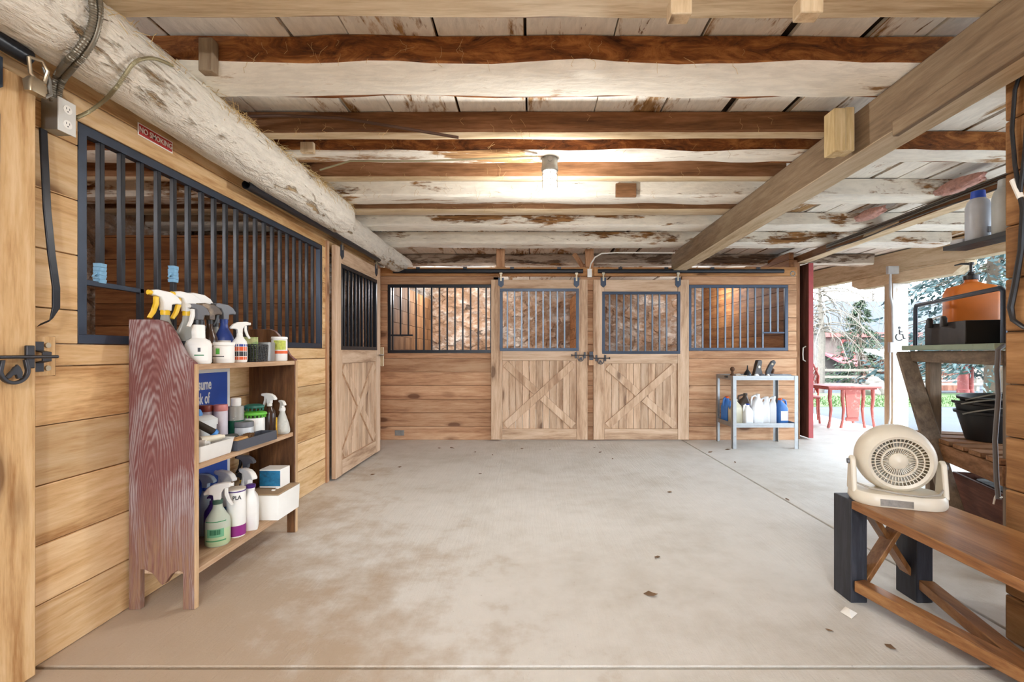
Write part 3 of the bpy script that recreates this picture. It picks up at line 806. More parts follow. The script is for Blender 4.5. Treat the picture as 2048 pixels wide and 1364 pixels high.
def spray(name, lab, x, y, z, Hh, r, body, head, trig, rot=0, collar=None, sy=1.0, style='neck', lbl=None, marks=None, grp=None, cat='spray bottle', liquid=None, la=-PI/2, ltop=None, k=None):
    t = thing(name, lab, cat, (x, y, z), 0, grp)
    k = (Hh*.28/.07 if k is None else k)*1.0
    hh = .068*k; hb = Hh - hh - .018
    if style == 'neck': prof = [(r*.9,0),(r,.008),(r,hb*.55),(r*.93,hb*.64),(r*.62,hb*.78),(r*.42,hb*.88),(r*.36,hb)]
    elif style == 'pear': prof = [(r*.85,0),(r,.01),(r*1.0,hb*.18),(r*.85,hb*.42),(r*.55,hb*.72),(r*.36,hb*.9),(r*.32,hb)]
    elif style == 'round': prof = [(r*.92,0),(r,.008),(r,hb*.72),(r*.9,hb*.82),(r*.6,hb*.92),(r*.45,hb)]
    else: prof = [(r*.9,0),(r,.008),(r*1.0,hb*.48),(r*.86,hb*.58),(r*.5,hb*.64),(r*.44,hb*.95),(r*.36,hb)]
    m = MB(); m.lathe(prof, 28, sy=1)
    for i in range(len(m.v)):                       # flatten the base only, the neck stays round
        p = m.v[i]; f = max(0, min(1, (hb*.86 - p.z)/(hb*.3))); p.y *= (1 + (sy - 1)*f)
    bo = obj('body', m, body, t)
    if liquid:
        m = MB(); lr = r*1.002
        m.lathe([(r*.9,.001),(lr,.008),(lr,hb*.42)], 28, sy=sy); m.v = [Vector((p.x*1.004, p.y*1.004, p.z)) for p in m.v]; obj('liquid', m, liquid, bo)
    if lbl:
        for (z0, z1, mt, wdt) in lbl:
            m = MB(); curved_label(m, r, hb*z0, hb*z1, la - wdt, la + wdt, sy); obj('label_band', m, mt, bo)
    m = MB(); m.lathe([(r*.40 if style != 'pear' else r*.36, hb - .004),(max(.014, r*.40), hb),(max(.014, r*.40), hb + .018),(.010*k, hb + .022)], 18)
    m.lathe([(max(.014, r*.42), hb + .002),(max(.014, r*.42), hb + .012)], 18); obj('collar', m, collar or head, t)
    c, s = math.cos(rot), math.sin(rot); Ux = (c, s, 0); o = (0, 0, hb + .016)
    hp = [(-.013,0),(-.015,.022),(-.030,.026),(-.046,.024),(-.048,.034),(-.034,.052),(-.012,.064),(.030,.068),(.044,.066),(.046,.050),(.022,.044),(.013,.026),(.012,0)]
    m = MB(); m.ext([(a*k, b*k) for a, b in hp], o, Ux, (0,0,1), .026*k); hd_ = obj('spray_head', m, head, t, bevel=.003*k)
    tp_ = [(.024,.046),(.036,.046),(.036,.024),(.044,-.004),(.056,-.026),(.048,-.030),(.034,-.010),(.024,.018)]
    m = MB(); m.ext([(a*k, b*k) for a, b in tp_], o, Ux, (0,0,1), .013*k); obj('trigger', m, trig, hd_, bevel=.002*k)
    m = MB(); q = Vector(o); u = Vector(Ux); m.cyl(q + u*.045*k + Vector((0,0,.057*k)), q + u*.056*k + Vector((0,0,.057*k)), .008*k, n=10); obj('nozzle', m, trig, hd_)
    return t
def jar(name, lab, x, y, z, Hh, r, body, lid, lidh=.02, bands=None, cat='jar', sy=1, la=-PI/2, grp=None):
    t = thing(name, lab, cat, (x, y, z), 0, grp)
    m = MB(); m.lathe([(r*.94,0),(r,.006),(r,Hh - lidh - .006),(r*.94,Hh - lidh)], 26, sy=sy); bo = obj('body', m, body, t)
    for z0, z1, mt, wdt in (bands or []):
        m = MB(); curved_label(m, r, z0*Hh, z1*Hh, la - wdt, la + wdt, sy, 16); obj('label_band', m, mt, bo)
    if lid:
        m = MB(); m.lathe([(r*.98,Hh - lidh),(r*1.03,Hh - lidh + .002),(r*1.03,Hh - .004),(r*.97,Hh),(.001,Hh)], 26, sy=sy); obj('lid', m, lid, t)
    return t
def jug(name, lab, x, y, z, Wd, Dp, Hh, mat, cap, rz=0, label=None, grp=None, neck=0.0, cat='jug', style='loop', handle=None):
    t = thing(name, lab, cat, (x, y, z), rz, grp)
    a, b = Wd/2, Dp/2
    m = MB(); m.rr([(0,a*.94,b*.94,b*.4),(.008,a,b,b*.45),(Hh*.60,a,b,b*.45),(Hh*.72,a*.86,b*.86,b*.5, neck*.3,0),(Hh*.84,a*.45,b*.5,b*.4,neck*.8,0),(Hh*.90,.022,.022,.02,neck,0),(Hh*.94,.02,.02,.019,neck,0)], 6)
    bo = obj('body', m, mat, t)
    m = MB(); s = -1 if neck >= 0 else 1
    m.tube([(neck + s*.018, 0, Hh*.90), (neck + s*a*.55, 0, Hh*.945), (s*a*.80, 0, Hh*.90), (s*a*.95, 0, Hh*.76), (s*a*.92, 0, Hh*.60)], [.011,.012,.013,.012,.012], 8)
    obj('handle', m, handle or mat, t)
    m = MB(); m.lathe([(.024,Hh*.925),(.025,Hh*.93),(.025,Hh - .003),(.02,Hh)], 16, M=Matrix.Translation((neck,0,0))); obj('cap', m, cap, t)
    if label:
        m = MB(); m.box(-a*.72, a*.72, -b - .0015, -b - .0002, Hh*.12, Hh*.5); obj('label_patch', m, label, bo)
    return t
def cartonbox(name, lab, x0, x1, y0, y1, z0, z1, mats, cat='box', top=None):
    t = thing(name, lab, cat, ((x0+x1)/2, (y0+y1)/2, z0)); hx_, hy_, hz = (x1-x0)/2, (y1-y0)/2, z1-z0
    m = MB(); m.box(-hx_, hx_, -hy_, hy_, 0, hz); obj('carton', m, mats, t, bevel=.0025); return t

# --- top shelf
back = -.95*PI/2 - .35
spray('spray_bottle', 'clear spray bottle with yellow trigger, farthest left on the shelf top', -1.72, 2.175, ZA, .345, .046, CLEARP, WHP, YEL, back, YEL)
spray('spray_bottle', 'dusty clear spray bottle with yellow trigger and yellow collar, second from left', -1.69, 2.272, ZA, .35, .047, CLEARP, WHP, YEL, back, YEL, lbl=[(.22,.46,DRK,.9)])
spray('spray_bottle', 'dark-bodied spray bottle with yellow-trimmed white head behind the white cleaner bottle', -1.735, 2.42, ZA, .362, .042, DUSTB, WHP, YEL, back, BLKP)
spray('spray_bottle', 'brown glass bottle with black collar squeezed behind the front cleaner', -1.615, 2.325, ZA, .30, .034, AMB, DUSTB, DUSTB, back, BLKP, lbl=[(.2,.5,plain('amber_label','#b98a4b',.5),.9)])
spray('spray_bottle', 'big white cleaner bottle with grey trigger head at the front of the top shelf', -1.575, 2.19, ZA, .283, .060, WHP, GREYP, WHP, back + .2, BLKP, sy=.62, style='waist', lbl=[(.08,.46,LBL,.7),(.30,.40,DRK,.10),(.2,.23,GRNP,.35)], la=-1.1)
spray('spray_bottle', 'blue spray bottle with arched white label behind the white tub', -1.66, 2.50, ZA, .318, .047, BLUEP, GREYP, BLKP, back, BLUEP, lbl=[(.20,.55,LBL,.75),(.24,.28,ORG,.7),(.38,.43,DRK,.4)], la=-1.0)
spray('spray_bottle', 'clear dusty spray bottle with grey head, right behind the blue bottle', -1.765, 2.585, ZA, .30, .042, CLEARP, GREYP, GREYP, back + .2, BLKP)
jar('plastic_tub', 'white plastic tub with green print on the front edge of the top shelf', -1.575, 2.36, ZA, .105, .054, WHP, WHP, .018, [(.2,.75,LBL,1.0),(.42,.7,plain('bright_green','#5fbf4a',.5),.16),(.3,.34,DRK,.5)], la=-1.35)
spray('spray_bottle', 'small white spray bottle with orange and black label, nozzle facing right', -1.575, 2.50, ZA, .222, .036, WHP, WHP, WHP, .9, WHP, style='round', lbl=[(.1,.72,LBL,1.5),(.10,.22,ORG,.9),(.24,.42,DRK,.9),(.44,.60,ORG,.9),(.61,.7,BLUEP,1.2)], la=-.8, k=.95)
def basket():
    t = thing('wire_basket', 'small black woven basket holding packets on the top shelf', 'basket', (-1.595, 2.655, ZA))
    m = MB()
    for i in range(9):
        z = .004 + i*.0115; h = .045 + .008*i/8
        m.tube([(-h,-h,z),(h,-h,z),(h,h,z),(-h,h,z),(-h,-h,z)], .0034, 6)
    obj('woven_wall', m, BLKP, t)
    m = MB()
    for i in range(7):
        for sx_, sy_ in ((-1,0),(1,0),(0,-1),(0,1)):
            q = -.045 + .09*i/6
            a = (sx_*.045 or q, sy_*.045 or q, .0); b = (sx_*.053 or q*1.17, sy_*.053 or q*1.17, .098); m.tube([a, b], .0028, 5)
    obj('upright_wires', m, BLKP, t)
    m = MB(); m.box(-.043, .043, -.043, .043, .001, .005); obj('basket_floor', m, BLKP, t)
basket()
pk = MB(); pk.rr([(0,.034,.012,.006),(.06,.038,.016,.01),(.125,.036,.008,.006),(.135,.037,.003,.002)])
single('seed_packet', pk, plain('green_packet', '#7f9a57', .4, 0, .3, 40, dirt='#d8d79a', dirtamt=.5), 'greenish crumpled packet standing in the black woven basket', 'packet', (-1.60, 2.64, ZA + .006), .4)
t = thing('metal_tin', 'grey rectangular tin with a dark mark, beside the black basket', 'tin', (-1.578, 2.762, ZA), .1)
m = MB(); m.rr([(0,.030,.034,.008),(.002,.032,.036,.009),(.11,.034,.039,.009),(.113,.033,.038,.009)]); obj('body', m, plain('grey_tin', '#a3a5a6', .4, .5, .15), t)
m = MB(); m.box(-.014, .016, -.0395, -.0372, .075, .097); obj('dark_mark', m, DRK, t)
jar('plastic_jar', 'white jar with orange band and green picture at far end of top shelf', -1.575, 2.895, ZA, .15, .045, WHP, WHP, .016, [(.30,.42,ORG,1.6),(.46,.85,plain('lime_picture','#c6cf58',.5,0,.4,60),.8)], la=-1.0)

# --- middle shelf
t = thing('tray', 'white plastic tray holding tubes at the front of the middle shelf', 'tray', (-1.60, 2.26, ZB))
m = MB(); m.rr([(0,.060,.115,.01),(.004,.062,.118,.012),(.075,.072,.13,.014),(.078,.076,.134,.014),(.075,.070,.128,.014),(.006,.058,.112,.01)]); obj('tray_body', m, WHP, t)
for k, (x, y, a, mt, lab) in enumerate(((-1.62, 2.22, .4, WHP, 'white squeeze tube lying in the white tray'), (-1.585, 2.29, 1.2, plain('cream_tube', '#e8dfc8', .4, 0, .1), 'cream printed tube lying across the white tray rim'))):
    m = MB(); m.cyl((-.055,0,0),(.05,0,0), .019, .014, 14); m.cyl((.05,0,0),(.066,0,0), .010, n=12)
    o = single('squeeze_tube', m, mt, lab, 'tube', (x, y, ZB + .075 + .012*k), a)
t = thing('drawer_tray', 'long charcoal drawer tray lying on the middle shelf', 'tray', (-1.565, 2.575, ZB), -.05)
m = MB(); m.box(-.05,.05,-.17,.17,0,.005); m.box(-.05,-.045,-.17,.17,.005,.052); m.box(.045,.05,-.17,.17,.005,.052); m.box(-.045,.045,-.17,-.165,.005,.052); m.box(-.045,.045,.165,.17,.005,.052)
obj('tray_body', m, plain('charcoal_tray', '#4b4e58', .5, 0, .1), t, bevel=.001)
t = thing('grooming_brush', 'wood-backed brush with brown bristles lying in the charcoal tray', 'brush', (-1.565, 2.47, ZB + .028), 1.5)
m = MB(); m.rr([(0,.06,.022,.02),(.02,.064,.025,.022),(.03,.058,.02,.018)]); obj('brush_back', m, wood('brush_wood','x','#d8ae74','#c1915a','#9c6d3c',0), t)
m = MB(); rr_ = random.Random(2)
for i in range(150):
    a, b = rr_.uniform(.055, .1), rr_.uniform(-.02, .02); m.cyl((a, b, .002), (a + rr_.uniform(0,.02), b + rr_.uniform(-.006,.006), .038), .0013, n=4)
o = obj('bristles', m, plain('brown_bristle', '#7c5a38', .8, 0, .4), t); o['kind'] = 'stuff'
t = thing('storage_box', 'white lidded plastic box at the near end of the middle shelf', 'box', (-1.70, 2.36, ZB))
m = MB(); m.rr([(0,.052,.06,.012),(.14,.058,.066,.012)]); obj('box_body', m, plain('milky_plastic', '#dfe4e6', .35, 0, .05), t)
m = MB(); m.rr([(.14,.062,.070,.014),(.168,.062,.070,.014),(.176,.054,.062,.014),(.19,.04,.05,.012)]); obj('lid', m, plain('milky_plastic', '', 0), t)
m = MB(); m.lathe([(.019,.19),(.021,.2),(.012,.222),(.001,.226)], 18); obj('blue_knob', m, plain('sky_blue_plastic', '#4d8fd6', .35), t)
t = thing('grooming_brush', 'black-bristled brush with blue end leaning on the white box', 'brush', (-1.60, 2.30, ZB + .115))
m = MB(); m.tube([(-.06,-.06,.075),(.005,.02,.0)], .017, 10); obj('brush_head', m, plain('dark_bristle', '#33291f', .8, 0, .4, 80), t)
m = MB(); m.tube([(.005,.02,.0),(.012,.03,-.012)], .019, 12); obj('blue_end', m, plain('sky_blue_plastic', '', 0), t)
for x, y, mt, cp, lab in ((-1.775, 2.52, plain('violet_bottle','#b9aebc',.4), plain('dark_red_cap','#8a3a2c',.4), 'small pale bottle with dark red cap by the blue sign'), (-1.715, 2.555, plain('lilac_bottle','#d7cfd9',.4), plain('pink_cap','#d98a86',.4), 'small pale bottle with pink cap by the blue sign')):
    jar('squeeze_bottle', lab, x, y, ZB, .225, .034, mt, cp, .034, None, 'bottle')
t = jar('liquid_bottle', 'clear bottle half full of green liquid with white cap, middle shelf', -1.70, 2.665, ZB, .235, .040, CLEARP, None, .03, None, 'bottle')
m = MB(); m.lathe([(.0395,.001),(.0405,.006),(.0405,.125)], 26); obj('green_liquid', m, plain('green_liquid', '#1f5a44', .15, 0, .15), t)
m = MB(); m.lathe([(.024,.205),(.026,.21),(.026,.248),(.022,.252)], 18); obj('cap', m, WHP, t)
jar('plastic_tub', 'white round tub carrying the green curry combs on the middle shelf', -1.655, 2.765, ZB, .125, .056, WHP, None, 0, [(.2,.7,LBL,1.2),(.3,.4,DRK,.4)])
def comb(lab, x, y, z, r, mt, teeth):
    t = thing('curry_comb', lab, 'curry comb', (x, y, z)); m = MB(); m.lathe([(r*.9,.014),(r,.02),(r*.96,.03),(r*.6,.038),(.001,.04)], 26, sy=.8); obj('comb_back', m, mt, t)
    m = MB()
    for i in range(teeth):
        a = 2*PI*i/teeth; m.cyl((r*.86*math.cos(a), r*.69*math.sin(a), .016), (r*.86*math.cos(a), r*.69*math.sin(a), 0), .0042, .003, n=6)
    obj('teeth_ring', m, mt, t)
comb('lime green rubber curry comb lying on the white round tub', -1.655, 2.765, ZB + .1255, .072, plain('lime_rubber', '#6cc53f', .5), 18)
comb('dark green rubber curry comb stacked on top of the lime one', -1.655, 2.765, ZB + .1665, .058, plain('teal_rubber', '#24695a', .5), 14)
jar('plastic_jar', 'clear jar with dark grey lid behind the charcoal tray', -1.64, 2.645, ZB, .118, .047, plain('frosted_jar','#cfd3d6',.3,0,.08), GREYP, .03)
t = thing('sponge', 'dark grey sponge wedge between the white box and green bottle', 'sponge', (-1.655, 2.53, ZB), 1.3)
m = MB(); m.rr([(0,.06,.03,.02),(.04,.062,.032,.02),(.062,.045,.024,.018)]); obj('foam', m, plain('grey_foam', '#5c5f58', .9, 0, .25, 50, bump=.6), t)
spray('spray_bottle', 'dark brown spray bottle with white trigger on the middle shelf', -1.625, 2.875, ZB, .262, .036, AMB, WHP, WHP, PI*.95, WHP, style='round', k=.95)
m = MB(); m.cyl((0,0,0),(.0,.0,.11), .0045, n=6); single('pencil', m, plain('pencil_yellow','#e0b03a',.4), 'yellow pencil standing between the brown and pear-shaped bottles', 'pencil', (-1.578, 2.868, ZB))
spray('spray_bottle', 'frosted pear-shaped spray bottle at the far end of the middle shelf', -1.575, 2.93, ZB, .212, .044, plain('frosted_plastic','#dcdcd4',.3,0,.06,trans=.2), WHP, WHP, PI*.8, WHP, style='pear', k=.72)

# --- bottom shelf
jug('jug', 'white jug half hidden behind the near panel on the bottom shelf', -1.668, 2.20, ZC, .10, .09, .27, WHP, WHP, .6)
spray('spray_bottle', 'clear spray bottle with pale green liquid and green label, bottom shelf front', -1.615, 2.385, ZC, .315, .056, plain('clear_greenish','#cfd8c6',.2,0,.06,trans=.2), WHP, WHP, .4, plain('dark_green_collar','#3c5a4a',.4), lbl=[(.14,.17,GRNP,.9),(.24,.44,plain('green_label','#6fae88',.5),.7),(.30,.42,plain('deep_green_print','#2d6e4e',.5),.45),(.6,.62,GRNP,.9)], liquid=plain('pale_green_liquid','#b9cfa6',.2,0,.06), la=-1.2)
t = jar('canister', 'white canister with magenta base band and dark lettering, bottom shelf', -1.59, 2.495, ZC, .25, .0445, WHP, None, 0, [(.03,.25,MAG,2.2),(.96,.985,PURP,2.4)], 'canister', la=-1.1)
m = MB(); m.lathe([(.043,.25),(.0455,.251),(.0455,.255),(.042,.256),(.001,.2535)], 26); obj('lid', m, plain('cream_lid','#e9dfcf',.5), t)
a = -.95; tm = Matrix.Translation((.0458*math.cos(a), .0458*math.sin(a), .212)) @ Matrix.Rotation(a + PI/2, 4, 'Z') @ Matrix.Rotation(PI/2, 4, 'X')
obj('lettering', text_mb('PLA', .03, tm, .0008, .8, .0006), DRK, t)
jug('jug', 'white handled jug with purple cap beside the canister', -1.575, 2.60, ZC, .105, .075, .25, WHP, PURP, -1.1, LBLB, neck=.015)
spray('spray_bottle', 'tall white spray bottle with blue foot label beside the white bin', -1.63, 2.665, ZC, .318, .040, WHP, WHP, WHP, 2.7, WHP, style='round', lbl=[(.08,.2,BLUEP,.7),(.22,.40,DRK,.4),(.62,.66,DRK,.35)], la=-.9)
spray('spray_bottle', 'purple bottle with dark cap behind the magenta canister', -1.70, 2.475, ZC, .235, .042, PURP, PURP, PURP, .3, PURP, style='round', k=.6)
spray('spray_bottle', 'white spray bottle standing behind the handled jug', -1.715, 2.60, ZC, .325, .040, WHP, WHP, WHP, 2.9, WHP, style='round', lbl=[(.5,.6,LBLB,.8)])
spray('spray_bottle', 'grey-blue topped spray bottle at the back beside the blue sign', -1.765, 2.51, ZC, .33, .036, plain('grey_blue_plastic','#9fb0bd',.4), plain('grey_blue_plastic','',0), BLUEP, PI, BLUEP, style='round', k=1.1)
jar('jar', 'squat dusty brown jar at the back near end of the bottom shelf', -1.765, 2.34, ZC, .17, .04, DUSTB, GREYP, .02)
spray('spray_bottle', 'dark bottle with yellow trigger behind the white bin', -1.70, 2.725, ZC, .29, .030, BLKP, BLKP, YEL, .2, YEL, style='round', k=.8)
spray('spray_bottle', 'slim black sprayer with grey head at the back of the bottom shelf', -1.755, 2.85, ZC, .355, .030, BLKP, GREYP, BLKP, PI, BLKP, style='round', k=1.15)
t = thing('storage_bin', 'white cardboard bin with dusty tan lid sticking out of the bottom shelf', 'box', (-1.583, 2.838, ZC))
m = MB(); m.rr([(0,.098,.122,.004),(.146,.102,.128,.004)], 3); obj('bin_body', m, LBL, t)
m = MB(); m.box(-.100,.100,-.126,.126,.1465,.1535); obj('lid', m, plain('tan_lid','#a58a6b',.8,0,.15), t, bevel=.002)
for q in (0, .045):
    m = MB(); m.ring(.009, .003, .156, 14, 6, Matrix.Translation((.03, -.05 + q, 0))); obj('lid_ring', m, LBL, t)
pic = plain('blue_box_print', '#2f86b5', .4, 0, .5, 22, dirt='#3b3f4a', dirtamt=.56)
t = cartonbox('carton', 'white carton with a blue picture on its face, on the white bin', -1.665, -1.535, 2.835, 2.945, ZC + .1545, ZC + .268, LBL)
m = MB(); m.box(-.063,.063,-.0565,-.0552,.012,.105); obj('blue_picture', m, pic, t)

# --- sign behind the shelves
sg = thing('wall_sign', 'blue sign with white border and lettering behind the shelf unit', 'sign', (WX + .003, 2.44, .62))
m = MB(); m.box(0,.004,-.30,.36,-.38,.452); obj('white_backing', m, LBL, sg)
m = MB(); m.box(.0042,.0052,-.275,.335,-.355,.427); obj('blue_panel', m, plain('sign_blue','#2c50a8',.45,0,.05), sg)
for body, y, z, sz in (('assume', .122, .362, .086), ('risk of', .116, .283, .086)):
    M = Matrix.Translation((.006, y, z)) @ Matrix.Rotation(PI/2, 4, 'Z') @ Matrix.Rotation(PI/2, 4, 'X')
    obj('lettering', text_mb(body, sz, M, .0016, .57), LBL, sg)
ns_ = thing('no_smoking_sign', 'small red no smoking sign with white letters above the long grille', 'sign', (WX + .001, 2.254, 2.205))
m = MB(); m.box(0,.002,-.104,.104,-.029,.029); obj('white_border', m, LBL, ns_)
m = MB(); m.box(.0022,.003,-.099,.099,-.024,.024); obj('red_panel', m, plain('sign_red','#b0302c',.5,0,.05), ns_)
M = Matrix.Translation((.0035,0,0)) @ Matrix.Rotation(PI/2, 4, 'Z') @ Matrix.Rotation(PI/2, 4, 'X')
obj('lettering', text_mb('NO SMOKING', .037, M, .0004, .84), LBL, ns_)

# --- tape wraps on the grille bars
for i, (yb, z, lab) in enumerate(((1.872 + .1155, 1.50, 'light blue tape wrap on the first bar of the left grille'), (1.872 + .1155 + 4*.1016, 1.565, 'light blue tape wrap on the fifth bar of the left grille'))):
    m = MB()
    for q in range(5): m.rr([(-.04 + q*.017, .017, .017, .007, random.uniform(-.002,.002), random.uniform(-.002,.002)), (-.024 + q*.017, .018, .018, .007)], 4)
    m.tube([(.0,-.012,-.01),(.01,-.03,-.0),(.005,-.042,-.018)], [.008,.006,.002], 6)
    single('tape_wrap', m, plain('light_blue_tape','#7fb2d6',.6,0,.2,30), lab, 'tape', (WX - .022, yb, z))

# --- outlet box, armoured cables, handle, clasp
ob = thing('outlet_box', 'grey metal outlet box with two sockets high on the left wall', 'outlet', (WX, 1.755, 2.055))
m = MB(); m.box(.001,.066,-.030,.030,-.058,.06); obj('box', m, GALV, ob, bevel=.003)
m = MB(); m.box(.066,.071,-.034,.034,-.062,.064); cvr = obj('cover_plate', m, plain('outlet_cover','#d6d6d2',.5,.1,.08), ob, bevel=.002)
for dz in (-.028, .028):
    m = MB(); m.lathe([(.0165,0),(.0165,.002)], 18, M=Matrix.Translation((.0712,0,dz)) @ Matrix.Rotation(PI/2,4,'Y')); so_ = obj('socket', m, LBL, cvr)
    m = MB()
    for dy in (-.006,.006): m.box(.0732,.0737,dy-.001,dy+.001,dz,dz+.008)
    m.cyl((.0732,0,dz-.007),(.0737,0,dz-.007), .0025, n=8); obj('slots', m, DRK, so_)
def armoured(lab, pts, r, mat):
    P = [Vector(p) for p in pts]; out = []
    for i in range(len(P)-1):
        p0, p1, p2, p3 = P[max(i-1,0)], P[i], P[i+1], P[min(i+2,len(P)-1)]
        for s in range(14):
            t = s/14
            out.append(.5*((2*p1) + (p2-p0)*t + (2*p0-5*p1+4*p2-p3)*t*t + (3*p1-p0-3*p2+p3)*t**3))
    out.append(P[-1])
    res = [out[0]]; acc = 0
    for a, b in zip(out, out[1:]):
        n = max(1, int((b-a).length/.004))
        for s in range(1, n+1): res.append(a.lerp(b, s/n))
    m = MB(); m.tube(res, [r*(1.0 if (k//1) % 2 else .80) for k in range(len(res))], 10)
    return single('armoured_cable', m, mat, lab, 'cable', group='armoured cables at the outlet box')
ARM = plain('armour_steel', '#8d877a', .45, .7, .2); ARM2 = plain('armour_aged', '#a79f80', .5, .6, .2)
def PL(u, v, off=.012):                # pixel -> point just off the surface of the white log
    d = Vector(((u - U0)/F, 1, -(v - V0)/F)); cx_, cz = -1.665, 2.335 - H; R_ = .148*1.045 + off
    a = d.x*d.x + d.z*d.z; b = -2*(d.x*cx_ + d.z*cz); c = cx_*cx_ + cz*cz - R_*R_
    D = b*b - 4*a*c
    t = (-b - math.sqrt(D))/(2*a) if D > 0 else -b/(2*a)
    return d*t + Vector((0, 0, H))
armoured('thick armoured cable rising from the outlet box, left one of the pair', [PX(106,205,-1.79),PX(106,175,-1.79),PX(116,148,-1.77),PL(135,122),PL(152,104),PL(176,70),PL(186,35),PL(184,0),PL(178,-40)], .0115, ARM)
armoured('thick armoured cable rising from the outlet box, right one of the pair', [PX(118,206,-1.78),PX(119,180,-1.78),PX(130,155,-1.75),PL(150,130),PL(166,114),PL(188,78),PL(199,35),PL(199,0),PL(196,-40)], .0105, ARM)
armoured('thin armoured cable looping from the outlet box onto the white log', [PX(152,236,-1.79),PX(180,222,-1.78),PX(212,198,-1.70),PL(228,180,.02),PL(238,168),PL(250,150),PL(266,128),PL(285,118),PL(312,118),PL(345,131,.004)], .0075, ARM2)
m = MB(); pts = [PX(86,258,-1.795),PX(89,320,-1.78),PX(94,420,-1.77),PX(103,510,-1.765),PX(112,575,-1.765),PX(112,615,-1.765),PX(102,640,-1.77),PX(78,650,-1.785)]
V_ = []; 
for i, p in enumerate(pts):
    for a, b in ((-.004,-.013),(.004,-.013),(.004,.013),(-.004,.013)): V_.append(p + Vector((a*1.0, b, 0)) if i < 6 else p + Vector((a*.6, b*.5, b*.5)))
m.add(V_, [(i*4+j, i*4+(j+1)%4, (i+1)*4+(j+1)%4, (i+1)*4+j) for i in range(len(pts)-1) for j in range(4)] + [(0,1,2,3), (len(V_)-1,len(V_)-2,len(V_)-3,len(V_)-4)])
single('strap_handle', m, BLACKM, 'long curved black iron strap beside the far left door', 'strap', bevel=.002)
cl = thing('clasp', 'dusty steel spring clasp hanging beside the upper left track', 'clasp', PX(70,150,-1.70))
m = MB(); m.tube([(0,-.02,.05),(.01,.012,.055),(.012,.03,.03),(.005,.026,-.01),(0,.01,-.02),(-.005,-.01,0),(0,-.02,.05)], .006, 8); obj('hook', m, BRASSY, cl)
m = MB(); m.rr([(-.065,.014,.026,.008),(-.03,.016,.03,.008),(-.012,.010,.018,.006)]); obj('latch_body', m, BRASSY, cl)
m = MB(); m.tube([(0,.03,.045),(0,.045,.01),(0,.05,-.04),(0,.03,-.06)], .007, 8); obj('side_arm', m, GALV, cl)
m = MB(); m.tube([PY(490,233,2.70), PY(560,231,2.71), PY(680,236,2.715), PY(720,242,2.71), PY(917,275,2.68)], .009, 8)
single('brown_pipe', m, plain('brown_pipe_metal','#5e463a',.5,.3), 'bent thin brown pipe lying against the brown plank joist', 'pipe')
m = MB(); m.tube([PY(640,340,3.05), PY(700,322,2.985), PY(850,322,2.985), PY(1000,316,2.985), PY(1076,313,3.02)], .006, 6)
single('lamp_cable', m, ARM2, 'thin cable running along the log joist to the caged lamp', 'cable')
ou = thing('outlet_box', 'small white outlet between the two back door tracks', 'outlet', (.772, BY - .012, 2.205))
m = MB(); m.box(-.03,.03,-.03,0,-.055,.055); obj('box', m, LBL, ou, bevel=.003)
m = MB(); m.box(-.012,.012,-.032,-.030,-.03,.03); obj('switch', m, WHP, ou)
m = MB(); m.tube([(.775,6.10,2.26),(.79,6.10,2.33),(.84,6.08,2.41),(.92,6.06,2.455),(1.1,5.98,2.45),(1.85,5.95,2.44)], .009, 8)
single('white_cable', m, LBL, 'white cable curving up from the small white outlet', 'cable')
m = MB(); m.ring(.03,.006,0,20,8,Matrix.Translation((3.46, BY - .014, 2.20)) @ Matrix.Rotation(PI/2,4,'X')); single('hook_ring', m, GALV, 'small steel ring at the right end of the back wall header', 'ring')
m = MB(); m.box(-1.80,-1.68,BY-.012,BY-.001,.06,.13); single('vent_plate', m, GALV, 'small grey metal plate low on the left back wall panel', 'plate', bevel=.002)

# ================================================================ CART WITH JUGS
cx0, cx1, cy0, cy1 = 2.425, 3.215, 5.56, 6.055
ct = thing('utility_cart', 'grey metal two-tier cart against the back wall near the red door', 'cart', (cx0, cy0, 0))
CW, CD = cx1 - cx0, cy1 - cy0
CM = plain('cart_steel', '#a5a7a8', .4, .55, .15, dirt='#6f6a64', dirtamt=.6)
for x, y, sx_, sy_ in ((0,0,1,1),(CW,0,-1,1),(CW,CD,-1,-1),(0,CD,1,-1)):
    m = MB(); 
    m.box(min(x,x+sx_*.045), max(x,x+sx_*.045), min(y,y+sy_*.004), max(y,y+sy_*.004), 0, .875); m.box(min(x,x+sx_*.004), max(x,x+sx_*.004), min(y,y+sy_*.045), max(y,y+sy_*.045), 0, .875)
    obj('leg', m, CM, ct)
for nm, z in (('top_tray', .845), ('lower_tray', .275)):
    m = MB(); m.box(.005,CW-.005,.005,CD-.005,z,z+.004); 
    m.box(.005,CW-.005,.005,.009,z-.02,z+.034); m.box(.005,CW-.005,CD-.009,CD-.005,z-.02,z+.034); m.box(.005,.009,.009,CD-.009,z-.02,z+.034); m.box(CW-.009,CW-.005,.009,CD-.009,z-.02,z+.034)
    obj(nm, m, CM, ct, bevel=.001)
zt, zl = .8495, .2795
JB = plain('blue_jug','#3c78c4',.4); JW = plain('white_jug','#eef0f2',.35,0,.04); JT = plain('milky_jug','#cfc8ae',.35,0,.1); JBR = plain('brown_jug','#5c5049',.4)
jug('jug', 'blue jug with orange cap at left end of the cart, behind the milky jug', 2.51, 5.92, zl, .12, .12, .32, JB, ORG, .3, handle=JB)
jug('jug', 'milky tan jug with blue handle at left front of the lower tray', 2.545, 5.76, zl, .15, .11, .30, JT, JT, .1, handle=JB)
jug('jug', 'small white jug behind the cart left front leg', 2.675, 5.72, zl, .11, .09, .25, JW, BLUEP, .2)
jug('jug', 'dark brown handled jug behind the big white jug', 2.705, 5.90, zl, .14, .12, .36, JBR, JBR, 0, neck=.03)
